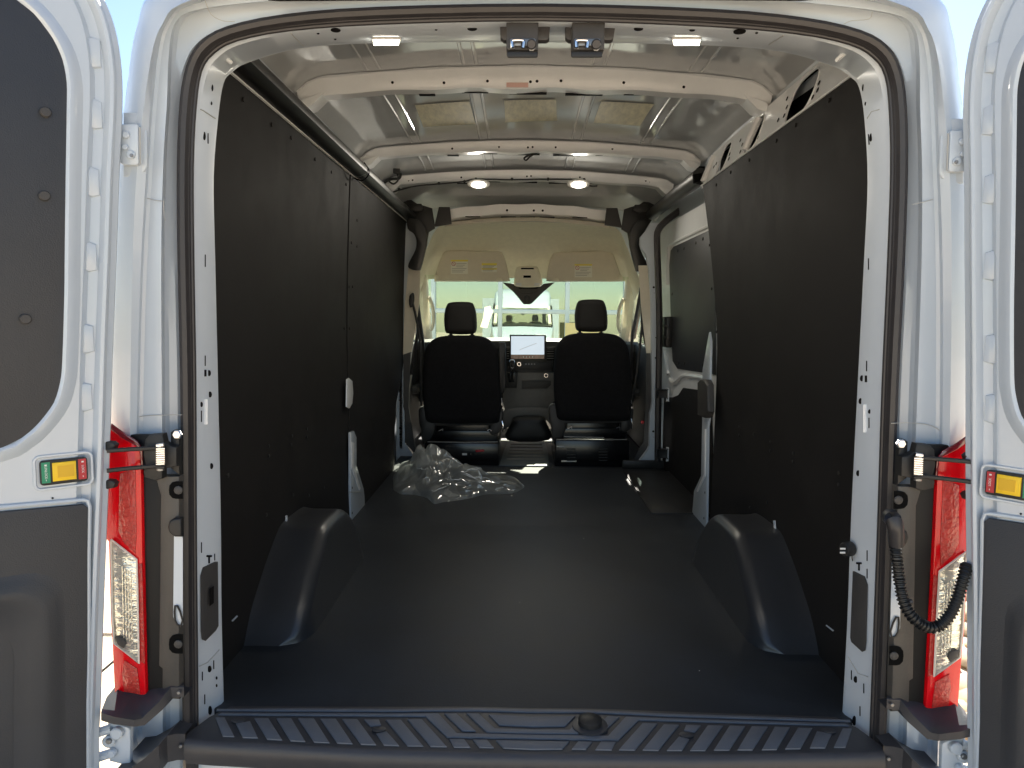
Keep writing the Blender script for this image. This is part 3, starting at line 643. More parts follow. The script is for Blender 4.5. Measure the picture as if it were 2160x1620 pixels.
# lamps
for x, y in ((1010, 387), (1220, 387)):
    p = at(x, y, 4.27); o = disc('cargo_lamp', p, (0, -.75, -.6), .066, .016, LEDR, van, n=24, ry=.028); disc('lens', p+V((0, -.012, -.008)), (0, -.75, -.6), .040, .012, LED, o, n=20, ry=.018); led(p+V((0, -.035, -.025)), (0, -.75, -.6), .07, .03, .7)
for x0, x1, s in ((790, 842, -1), (1421, 1474, 1)):
    a, b = hpt(x0, 84), hpt(x1, 82); m_ = (a+b)/2
    o = prism('cargo_lamp', [hpt(x0-4, 79), hpt(x1+4, 79), hpt(x1+2, 88), hpt(x0-2, 88)], (0, -.004, -.006), LEDR, van, bev=.001)
    prism('lens', [hpt(x0, 80)+V((0, -.006, -.008)), hpt(x1, 80)+V((0, -.006, -.008)), hpt(x1, 87)+V((0, -.006, -.008)), hpt(x0, 87)+V((0, -.006, -.008))], (0, -.001, -.004), LED, o); led(m_+V((0, .0, -.022)), (0, .25, -1), .06, .02, .2)
# ---- door latches on the rear header
for fx0, fx1, bx0, bx1 in ((1055, 1160, 1069, 1135), (1191, 1298, 1204, 1271)):
    Yf = 1.60; k = 1 if fx0 > 1150 else 0
    P = [at(x, y, Yf) for x, y in ((fx0+4, 49), (fx1-4, 49), (fx1, 53), (fx1-(6 if k else 2), 88), (fx1-8-(4 if k else 0), 92), (fx0+8, 92), (fx0+1, 86), (fx0, 53))]
    la = prism('door_latch', P, (0, -.018, 0), SILL, van, bev=.004)
    P = [at(x, y, Yf-.02) for x, y in ((bx0, 65), (bx1, 65), (bx1-1, 119), (bx1-3, 122), (bx0+3, 122), (bx0, 118))]
    hs = prism('latch_housing', P, (0, -.045, 0), GPL, la, bev=.004)
    Yb = Yf-.068
    prism('base_strip', [at(x, y, Yb) for x, y in ((bx0+1, 110), (bx1-1, 110), (bx1-1, 121), (bx0+1, 121))], (0, -.003, 0), PLA, la, bev=.001)
    prism('striker_plate', [at(x, y, Yb) for x, y in ((bx0+7, 84), (bx0+9, 82), (bx1-7, 82), (bx1-5, 84), (bx1-5, 101), (bx1-10, 108), (bx1-18, 108), (bx1-22, 97), (bx0+17, 97), (bx0+16, 104), (bx0+8, 104))], (0, -.002, 0), STEEL, la, bev=.0006)
    tube('claw', [at(x, y, Yb-.008) for x, y in ((bx0+12, 100), (bx0+11, 88), (bx0+15, 85), (bx0+32, 85), (bx0+36, 88), (bx0+34, 101))], .0032, CHR, la, n=8, sub=3)
    tube('claw', [at(x, y, Yb-.006) for x, y in ((bx0+12, 90), (bx0+12, 101))], .004, PLA, la, n=8); tube('claw', [at(x, y, Yb-.006) for x, y in ((bx0+34, 90), (bx0+34, 101))], .004, PLA, la, n=8)
    disc('buffer', at(bx1-14, 94, Yb-.002), (0, -1, -.3), .010, .012, RUB, la, n=18)
# ---- cab: headliner
def arch(Y, zc, zs, xs, drop, xd):
    L = [V((-xd, Y, drop)), V((-(xd+xs)/2, Y, (drop+zs)/2+.02)), V((-xs, Y, zs)), V((-xs*.82, Y, zs+(zc-zs)*.45)), V((-xs*.45, Y, zs+(zc-zs)*.85)), V((0, Y, zc))]
    return cat(L+[mx(p) for p in L[-2::-1]], 4)
hl = loft('headliner', [arch(4.80, 1.560, 1.515, .60, 1.15, .765), arch(4.84, 1.553, 1.505, .605, 1.15, .768), arch(4.98, 1.545, 1.49, .62, 1.14, .78), arch(5.12, 1.52, 1.45, .65, 1.12, .80), arch(5.26, 1.46, 1.38, .70, 1.10, .81), arch(5.38, 1.36, 1.29, .73, 1.08, .82), arch(5.47, 1.225, 1.205, .765, 1.06, .83)], LINER, van)
loft('headliner_lip', [[V((x, 4.93, 1.612-.045*(x/.56)**2)) for x in [-.55+1.1*i/20 for i in range(21)]], [V((x, 4.80, 1.585-.040*(x/.56)**2)) for x in [-.55+1.1*i/20 for i in range(21)]], [V((x, 4.798, 1.562-.040*(x/.56)**2)) for x in [-.55+1.1*i/20 for i in range(21)]]], VIS, van)
def flat(name, pts, Y, th, m, parent=van, bev=.003): return prism(name, [at(x, y, Y) for x, y in pts], (0, -th, 0), m, parent, bev=bev)
def soft(name, pts, Y, th, m, parent=van, edge=.01, sub=3): return puffy(name, cat([at(x, y, Y) for x, y in pts], sub, True), (0, -1, 0), th, m, parent, edge=edge, back=True)
v1 = soft('sun_visor', [(917,592),(921,572),(934,538),(942,530),(952,529),(1000,530),(1050,531),(1061,537),(1068,556),(1074,586),(1070,594),(1000,594),(925,594)], 5.30, .035, VIS, edge=.007)
v2 = soft('sun_visor', [(1153,586),(1158,556),(1164,540),(1175,533),(1230,531),(1278,529),(1289,533),(1296,545),(1310,588),(1305,594),(1230,594),(1160,594)], 5.30, .035, VIS, edge=.007)
def sticker(v, x0, y0, x1, y1, head=.12, allyel=False):
    Y = 5.2635; o = flat('warning_label', [(x0, y0), (x1, y0), (x1, y1), (x0, y1)], Y, .0006, PAPER, v, bev=0)
    h = (y1-y0)
    flat('label_header', [(x0, y0), (x1, y0), (x1, y0+h*head), (x0, y0+h*head)], Y-.0008, .0004, YELS, v, bev=0)
    if allyel: flat('label_header', [(x0, y0+h*.55), (x1, y0+h*.55), (x1, y0+h*.72), (x0, y0+h*.72)], Y-.0008, .0004, YELS, v, bev=0)
    else:
        c = at(x0+(x1-x0)*.16, y0+h*.28, Y-.001); R = .014
        tube('prohibition_ring', [c+V((R*math.cos(a), 0, R*math.sin(a))) for a in [k*.52 for k in range(12)]], .0018, REDT, v, n=5, closed=True)
        tube('prohibition_ring', [c+V((-R*.7, -.001, R*.7)), c+V((R*.7, -.001, -R*.7))], .0012, REDT, v, n=5)
    for k in range(6):
        yy = y0+h*(.24+.12*k); xa = x0+(x1-x0)*(.32 if k < 3 and not allyel else .06); xb = x0+(x1-x0)*(.92-.1*((k*7) % 3))
        flat('print_line', [(xa, yy), (xb, yy), (xb, yy+.9), (xa, yy+.9)], Y-.001, .0003, PRINT, v, bev=0)
sticker(v1, 951, 548, 987, 578); sticker(v1, 1016, 555, 1048, 574, .25, True); sticker(v2, 1212, 557, 1249, 585)
for x, y, v in ((1053, 591, v1), (1172, 591, v2)): o = soft('visor_clip', [(x-5,y-3),(x+5,y-3),(x+6,y+2),(x-6,y+2)], 5.262, .012, LINER, v, edge=.002)
for x, y, v in ((921, 586, v1), (1309, 586, v2)): o = soft('visor_pivot', [(x-4,y-6),(x+3,y-4),(x+4,y+5),(x-4,y+5)], 5.262, .02, LINER, v, edge=.003)
oc = soft('overhead_console', [(1085,590),(1088,572),(1096,563),(1130,563),(1137,572),(1143,590),(1142,602),(1128,606),(1098,606),(1085,602)], 5.35, .07, LINER, edge=.01)
flat('map_lamp', [(1099,565),(1126,565),(1126,568),(1099,568)], 5.276, .003, DARK, oc); flat('switch_panel', [(1104,581),(1120,581),(1120,586),(1104,586)], 5.276, .004, DARK, oc)
flat('lamp_lens', [(1088,597),(1100,597),(1100,604),(1088,602)], 5.276, .003, INK, oc); flat('lamp_lens', [(1127,597),(1139,597),(1139,602),(1127,604)], 5.276, .003, INK, oc)
cm = prism('camera_housing', [at(x, y, 5.46) for x, y in ((1060,596),(1084,599),(1090,604),(1140,604),(1146,599),(1170,596),(1146,616),(1122,640),(1117,642),(1105,642),(1102,639),(1083,616))], (0, -.04, 0), GPL, van, bev=.006)
flat('camera_shroud', [(1105,626),(1112,622),(1118,626),(1117,641),(1107,641)], 5.418, .02, PLA, cm); flat('camera_shroud', [(1092,605),(1136,605),(1133,609),(1095,609)], 5.418, .01, DARK, cm)
tube('bracket', [at(x, y, 5.41) for x, y in ((1094,610),(1097,616),(1106,618),(1122,618),(1130,616),(1133,610))], .004, GPL, cm, n=6, sub=2)
# ---- cab: glass, pillars, doors, shell
rows = []
for i in range(9):
    x = -.78+1.56*i/8; cv = .10*(x/.78)**2
    rows.append([V((x, 5.49-cv, 1.24)), V((x, 5.80-cv, 1.0)), V((x, 6.18-cv*1.4, .70))])
loft('windscreen', rows, GLASS, van)
loft('cab_roof', [prof_ring(.98, 1.83, 4.86)[8*2+4:-(8*2+4)], [p+V((0, .25, -.06)) for p in prof_ring(.97, 1.83, 4.86)[20:-20]], [V((p.x*.96, p.y+.45, 1.245+(p.z-1.245)*.62)) for p in prof_ring(.97, 1.83, 4.86)[20:-20]], [V((p.x*.93, p.y+.62, 1.235+(p.z-1.245)*.02)) for p in prof_ring(.97, 1.83, 4.86)[20:-20]]], WHITE, van)
rn = []
for Y, hw, zt, zm in ((4.86, .98, .76, .76), (5.4, .975, .75, .75), (6.0, .95, .71, .72), (6.22, .92, .66, .68), (6.6, .88, .50, .54), (6.85, .82, .28, .32), (6.93, .74, .0, .04), (6.94, .70, -.3, -.3)):
    L = [V((-hw*.97, Y, -.45)), V((-hw, Y, min(.0, zt-.1))), V((-hw, Y, zt-.04)), V((-hw*.97, Y, zt)), V((-hw*.80, Y, zt+.01))]
    rn.append((L, Y, zm))
loft('bonnet_and_nose', [L[:-1]+[L[-1]]+[V((0, Y, zm+.01))]+[mx(p) for p in L[::-1]] for L, Y, zm in rn[3:]], WHITE, van)
for s in (-1, 1):
    dr = loft('cab_door', [[V((s*abs(p.x), p.y, p.z)) for p in L[:4]] for L, Y, zm in rn[:4]], WHITE, van)
    box('side_window', (s*.905-.004, 4.90, .74), (s*.905+.004, 5.72, 1.30), SGLASS, dr, bev=0)
    tube('window_frame', [(s*.90, 4.90, .76), (s*.90, 4.90, 1.27), (s*.89, 5.05, 1.33), (s*.89, 5.30, 1.31), (s*.905, 5.95, .77)], .016, RUB, dr, n=8)
    tube('window_frame', [(s*.86, 4.93, .76), (s*.85, 4.95, 1.22), (s*.85, 5.15, 1.27), (s*.87, 5.85, .78)], .010, RUB, dr, n=8)
    box('door_trim', (s*.835-.03, 4.72, .02), (s*.835+.03, 5.85, .74), GPL, dr, bev=.02)
    box('armrest', (s*.80-.04, 5.0, .38), (s*.80+.04, 5.6, .44), DASH, dr, bev=.02)
    disc('reflector', (s*.78, 4.715, .24), (0, -1, 0), .012, .008, RED, dr, n=12)
    tube('a_pillar_trim', [(s*.80, 5.42, 1.28), (s*.815, 5.60, 1.05), (s*.83, 5.95, .74)], .055, LINER, van, n=10, sub=3)
    tube('grab_handle', [(s*.755, 5.55, 1.08), (s*.73, 5.60, 1.0), (s*.735, 5.68, .88), (s*.76, 5.72, .82)], .014, VIS, van, n=8, sub=3)
# B pillars
def bp(pts, name, Y, th=.05, m=WHITE_LIT): return prism(name, [at(x, y, Y) for x, y in pts], (0, th, 0), m, van, bev=0)
PB = bp([(862,470),(868,488),(878,500),(881,510),(880,522),(872,536),(866,560),(866,640),(862,700),(858,745),(851,748),(850,858),(853,868),(854,935),(857,938),(873,962),(858,985),(836,992),(836,860),(845,700),(852,470)], 'centre_pillar', 4.72, .04, WHITE)
bp([(862,560),(886,560),(884,640),(868,742),(850,748),(854,640)], 'pillar_trim', 4.70, .02, VIS)
bp([(851,742),(866,742),(862,860),(878,958),(857,938),(853,868)], 'pillar_trim', 4.705, .012, GPL)
PBR = bp([(1372,470),(1362,487),(1351,500),(1350,515),(1353,525),(1362,535),(1370,570),(1374,640),(1375,760),(1376,848),(1374,862),(1371,872),(1370,940),(1366,950),(1331,997),(1384,997),(1388,850),(1392,700),(1392,470)], 'centre_pillar', 4.40, .04, WHITE)
bp([(1347,560),(1366,560),(1372,640),(1374,748),(1364,748),(1352,640)], 'pillar_trim', 4.50, .012, VIS)
bp([(1364,745),(1377,745),(1377,862),(1372,880),(1371,940),(1335,990),(1320,1000),(1358,930),(1362,860)], 'pillar_trim', 4.49, .012, GPL)
for x, y in ((1355,979),(1347,992)): disc('plug', at(x, y, 4.398), (0, -1, 0), .0125, .001, SEAM, PBR, n=16)
for x, y, r in ((1378,910,.007),(1378,922,.002),(1379,606,.007),(1380,618,.002),(1384,712,.005),(1383,755,.006)): disc('hole', at(x, y, 4.398), (0, -1, 0), r, .001, HOLE, PBR, n=8)
for x, y, r in ((843,802,.005),(843,844,.006),(844,903,.009),(844,916,.006)): disc('hole', at(x, y, 4.718), (0, -1, 0), r, .001, HOLE, PB, n=8)
for x, y in ((1375,800),(1375,840)): pass
tube('door_weatherstrip', [at(x, y, 4.36) for x, y in ((1387,1060),(1388,900),(1391,700),(1389,600),(1386,510),(1389,485),(1405,466),(1440,440))], .020, RUB, van, n=8, sub=3)
# dark corner mouldings beside the headliner
for s in (-1, 1):
    def q(x, y): return (x, y) if s < 0 else (2*1114-x, y+2)
    flat('corner_moulding', [q(*p) for p in ((850,410),(880,430),(912,440),(918,482),(905,490),(900,520),(892,545),(880,520),(868,484),(856,466),(838,440))], 4.765, .02, PLA)
    o = prism('belt_cover', cat([at(*q(*p), 4.60) for p in ((862,462),(884,466),(897,480),(902,505),(898,530),(889,565),(884,571),(865,567),(864,556),(878,528),(880,508),(874,494),(862,484))], 3, True), (0, -.04, 0), DUCT, van, bev=.004)
    flat('pillar_pad', [q(*p) for p in ((926,437),(949,437),(953,473),(916,479))], 4.74, .01, GPL)
    flat('hook_bracket', [q(*p) for p in ((864,431),(890,431),(893,444),(880,448),(866,444))], 4.70, .03, PLA)
    tube('hook', [at(*q(*p), 4.68) for p in ((870,430),(872,442),(886,446),(890,437))], .005, PLA, van, n=6, sub=2)
    xx = 885 if s < 0 else 1347
    tube('seat_belt', [at(*p, 4.68) for p in (((868,630),(884,700),(887,770),(889,860)) if s < 0 else ((1358,640),(1353,700),(1343,790),(1332,850)))], .008, PLA, van, n=6, flat=.3, sub=2)
    soft('belt_anchor', [q(*p) for p in ((864,625),(872,618),(875,628),(872,645),(865,648))], 4.62, .02, PLA, edge=.004)
tube('cab_door_seal', [at(x, y, 4.95) for x, y in ((867,790),(874,740),(884,680),(878,620),(872,590))], .012, RUB, van, n=8, sub=3)
tube('cab_door_seal', [at(x, y, 4.95) for x, y in ((898,800),(893,730),(882,650),(875,612))], .012, RUB, van, n=8, sub=3)
tube('cab_door_seal', [at(x, y, 4.95) for x, y in ((1330,800),(1333,720),(1345,650),(1353,605))], .012, RUB, van, n=8, sub=3)
tube('cab_door_seal', [at(x, y, 4.95) for x, y in ((1368,790),(1365,740),(1354,680),(1357,620))], .010, RUB, van, n=8, sub=3)
# ---- dashboard
da = loft('dashboard', [[V((x, Y, z-(.02*(x/.8)**2))) for Y, z in ((5.38, .30), (5.34, .46), (5.28, .60), (5.24, .70), (5.26, .755), (5.34, .775), (5.6, .77), (6.15, .72))] for x in [-.84+1.68*i/24 for i in range(25)]], DASH, van)
box('centre_stack', (-.20, 5.20, .30), (.20, 5.30, .70), DASH, van, bev=.02)
cs = flat('stack_lower', [(1061,786),(1172,786),(1172,850),(1165,868),(1066,868),(1061,850)], 5.195, .015, DASHL, bev=.006)
flat('storage_tray', [(1101,803),(1162,803),(1162,812),(1154,819),(1101,820)], 5.178, .004, DASH, cs, bev=.001)
tube('tray_rim', [at(x, y, 5.173) for x, y in ((1100,802),(1163,802),(1163,812),(1155,820),(1099,821),(1100,802))], .003, DASHL, cs, n=6)
soft('tunnel_cover', [(1066,862),(1165,862),(1172,900),(1150,880),(1085,880),(1062,905)], 5.17, .03, DASHL, edge=.01)
soft('rear_console', [(1078,890),(1090,876),(1142,876),(1152,890),(1158,925),(1070,925)], 5.05, .10, PLA, edge=.02)
loft('tunnel', [[at(x, y, Y) for x, y in ((1050,945),(1070,900),(1085,893),(1146,893),(1160,902),(1172,945))] for Y in (4.9, 5.2)], DASH, van)
screen = flat('display_screen', [(1075,706),(1150,706),(1152,708),(1152,757),(1150,759),(1077,758),(1075,756)], 5.14, .02, PLA, bev=.002)
flat('screen_picture', [(1078,709),(1148,709),(1148,748),(1078,748)], 5.1195, .001, SCR, screen, bev=0)
flat('screen_menu', [(1078,748.5),(1148,748.5),(1148,757),(1078,757)], 5.1195, .001, SCRB, screen, bev=0)
tube('road_line', [at(x, y, 5.117) for x, y in ((1096,738),(1113,731),(1132,724))], .0012, PRINT, screen, n=5)
for k in range(4): disc('menu_icon', at(1104+k*6.5, 753, 5.118), (0, -1, 0), .003, .001, INK, screen, n=8)
for x0, x1 in ((1068, 1075), (1153, 1169)):
    v_ = flat('air_vent', [(x0, 732), (x1, 732), (x1, 760), (x0, 760)], 5.20, .012, DARK)
    for k in range(5): flat('vent_slat', [(x0+1, 735+5*k), (x1-1, 735+5*k), (x1-1, 737+5*k), (x0+1, 737+5*k)], 5.187, .006, DASHL, v_, bev=.001)
flat('button_row', [(1070,764),(1165,764),(1165,780),(1070,780)], 5.195, .012, PLA)
for k in range(4): flat('button', [(1108+k*6, 767), (1111+k*6, 767), (1111+k*6, 769), (1108+k*6, 769)], 5.182, .002, STEEL)
for x, y in ((1095, 768), (1152, 792)):
    c = at(x, y, 5.18); tube('knob_ring', [c+V((.013*math.cos(a), 0, .013*math.sin(a))) for a in [k*.52 for k in range(12)]], .003, CHR, van, n=6, closed=True); disc('knob', c, (0, -1, 0), .010, .01, PLA, van, n=14)
flat('gear_console', [(1069,783),(1092,783),(1090,817),(1067,817)], 5.16, .05, PLA, bev=.006); flat('gear_gate', [(1072,786),(1087,786),(1085,806),(1073,806)], 5.108, .003, GLOSSB, bev=.001)
gl = tube('gear_lever', [at(1080, 806, 5.10), at(1081, 780, 5.09)], .010, PLA, van, n=8)
soft('knob', [(1074,762),(1078,758),(1085,759),(1087,766),(1085,777),(1080,781),(1076,776)], 5.08, .035, CHR, gl, edge=.006); soft('knob_cap', [(1076,762),(1079,760),(1084,761),(1085,768),(1083,774),(1079,774)], 5.052, .014, DASH, gl, edge=.004)
# tunnel mat with ribs
mt = prism('ribbed_mat', [atz(x, y, -.010) for x, y in ((1053,984),(1158,985),(1156,955),(1150,935),(1143,928),(1078,927),(1070,935),(1062,955))], (0, 0, .008), mat('mat_rubber', (.085, .10, .105), .5, var=.1, vs=20), van, bev=.002)
for k in range(6):
    y = 937+k*6.2; g = 3+k*1.6; a, b = atz(1080-g, y, .0), atz(1141+g*.8, y+.4, .0); tube('rib', [a, b], .009, DASHL, mt, n=6, flat=.5, up=(0, 0, 1))
# ---- seats
def seat(dx, dy, s):
    def q(x, y): return (x+dx, y+dy)
    st = puffy('seat', cat([at(*q(x, y), 4.62) for x, y in ((897,760),(899,742),(906,726),(921,713),(942,708),(975,707),(1010,708),(1030,714),(1044,727),(1051,745),(1053,765),(1056,810),(1058,845),(1055,875),(1050,888),(1010,890),(940,890),(906,886),(900,870),(896,840),(895,800))], 3, True), (0, -1, 0), .13, FAB, van, edge=.018)
    puffy('headrest', cat([at(*q(x, y), 4.64) for x, y in ((940,690),(939,672),(941,655),(946,642),(955,638),(975,637),(993,638),(1000,643),(1005,658),(1007,680),(1006,696),(1000,703),(975,705),(948,703),(942,699))], 3, True), (0, -1, 0), .11, HFAB, st, edge=.014)
    for x in (951, 996): tube('headrest_post', [at(*q(x, 700), 4.58), at(*q(x, 715), 4.58)], .010, PLA, st, n=8); disc('post_guide', at(*q(x, 710), 4.56), (0, 0, 1), .018, .012, PLA, st, n=10)
    box('cushion', at(*q(900, 900), 4.66), at(*q(1055, 885), 4.66)+V((0, .48, .05)), FAB, st, bev=.02)
    tube('cross_tube', [at(*q(918, 893), 4.55), at(*q(1040, 892), 4.55)], .016, GPL, st, n=10)
    for sgn, xs in ((-1, ((885,862),(893,855),(900,858),(905,880),(920,886),(921,905),(912,925),(894,935),(890,905),(886,890))), (1, ((1062,862),(1054,866),(1050,884),(1036,886),(1034,912),(1046,915),(1058,905),(1061,885)))):
        soft('recliner_cover', [q(*p) for p in xs], 4.60, .06, GPL if sgn*s > 0 else PLA, st, edge=.006, sub=2)
    tube('release_lever', [at(*q(1058, 840), 4.52), at(*q(1060, 856), 4.50), at(*q(1057, 862), 4.52)], .004, CHR, st, n=6); tube('release_lever', [at(*q(1059, 888), 4.50), at(*q(1062, 900), 4.49), at(*q(1060, 910), 4.5)], .0045, CHR, st, n=6)
    box('gap_block', V((at(*q(906, 900), 4.6).x, 4.62, .12)), V((at(*q(1048, 900), 4.6).x, 4.95, .27)), GLOSSB, st, bev=.01)  # dark block added to close the sunlit gap under the seat
    flat('seat_slide', [q(*p) for p in ((905,908),(1050,908),(1050,928),(905,928))], 4.60, .02, GLOSSB, st); 
    bs = box('seat_base', V((at(*q(898, 934), 4.50).x, 4.44, -.01)), V((at(*q(1053, 934), 4.50).x, 4.95, at(975+dx, 933+dy, 4.46).z)), GLOSSB, van, bev=.008)
    tube('rail_edge', [at(*q(902, 932), 4.43), at(*q(980, 933), 4.43), at(*q(1050, 932), 4.43)], .0028, STEEL, bs, n=6)
    tube('spring_wire', [at(*q(x, y), 4.5) for x, y in ((925,909),(932,906),(934,904),(934,909))], .003, CHR, st, n=6); tube('spring_wire', [at(*q(x, y), 4.5) for x, y in ((1028,908),(1034,905),(1036,909))], .003, CHR, st, n=6)
    return st, bs
s1, sb1 = seat(0, 0, 1)
s2, sb2 = seat(272, -5, -1)
Yb = 4.437
flat('data_label', [(975,956),(985,956),(985,960),(975,960)], Yb, .002, INK, sb1, bev=0); flat('red_tag', [(1003,949),(1021,948),(1022,952),(1004,954)], Yb, .004, REDT, sb1); disc('bolt', at(993, 958, Yb), (0, -1, 0), .004, .003, STEEL, sb1, n=8)
flat('data_label', [(1184,971),(1216,971),(1216,974),(1184,974)], Yb, .002, PAPER, sb2, bev=0); flat('data_label', [(1175,941),(1190,941),(1190,942.5),(1175,942.5)], Yb, .002, INK, sb2, bev=0)
for k in range(5):
    for x in (1205, 1272): flat('vent_slot', [(x-9, 946+6*k), (x+9, 946+6*k), (x+9, 948+6*k), (x-9, 948+6*k)], Yb, .003, PLA, sb2, bev=0)
tube('brace_bar', [at(1190, 921, 4.46), at(1274, 923, 4.46)], .003, STEEL, sb2, n=6); tube('brace_cylinder', [at(1276, 930, 4.46), at(1293, 930, 4.46)], .017, GPL, sb2, n=10)
arm = soft('armrest', [(1053,730),(1055,722),(1063,722),(1067,730),(1067,800),(1064,826),(1054,826)], 4.60, .06, PLA, edge=.006, sub=2)
# ---- sliding door (closed) on the right
XD = .885
sd = plate('sliding_door', [(1400,1075),(1392,1000),(1390,500),(1396,480),(1500,420),(1520,430),(1520,1160),(1445,1080)], XD, (.03, 0, 0), WHITE_LIT)
up = plate('door_panel', [(1413,560),(1416,528),(1422,520),(1500,484),(1510,500),(1510,790),(1430,778),(1420,762),(1417,700)], XD-.003, (-.005, 0, 0), DPANEL, sd)
lo = plate('door_panel', [(1402,838),(1420,838),(1432,833),(1442,818),(1500,826),(1510,1110),(1490,1115),(1435,1075),(1398,1022),(1400,900)], XD-.003, (-.005, 0, 0), PANEL, sd)
tube('door_pressing', [atx(x, y, XD-.004) for x, y in ((1408,600),(1410,530),(1418,514),(1500,474))], .010, WHITE_LIT, sd, n=8, sub=3)
tube('door_pressing', [atx(x, y, XD-.004) for x, y in ((1404,740),(1410,790),(1420,808),(1432,800),(1446,792),(1500,800))], .012, WHITE_LIT, sd, n=8, sub=3)
tube('door_edge', [atx(x, y, XD-.006) for x, y in ((1396,850),(1395,1010),(1400,1040),(1428,1075))], .005, WHITE, sd, n=6)
for x, y in ((1430,529),(1443,524),(1468,512),(1483,503),(1418,620),(1432,766),(1444,766),(1482,769)): disc('rivet', atx(x, y, XD-.008), (-1, 0, 0), .010, .004, PLA, sd, n=10)
hk = box('door_catch', atx(1404, 732, .86)-V((.02, .10, 0)), atx(1404, 668, .86)+V((.02, .06, 0)), PLA, sd, bev=.008)
for y in (688, 712): box('catch_rib', atx(1404, y+2, .838)-V((.006, .09, 0)), atx(1404, y-2, .838)+V((.006, .07, 0)), GPL, hk, bev=.002)
for y in (830, 956): box('roller_bracket', at(1384, y+8, 4.33), at(1408, y-8, 4.30), PLA, sd, bev=.006); box('bracket_plate', at(1405, y+16, 4.32), at(1412, y-12, 4.31), WHITE_LIT, sd, bev=.003)
# step well beside the sliding door
box('step_well', (.60, 3.33, -.002), (.88, 4.28, .004), PLA, van, bev=.003)
box('step_edge', (.595, 3.33, -.002), (.603, 4.28, .006), PLA, van, bev=.002)
box('kick_panel', V((.60, 4.34, 0)), V((.86, 4.36, .055)), PLA, van, bev=.01)
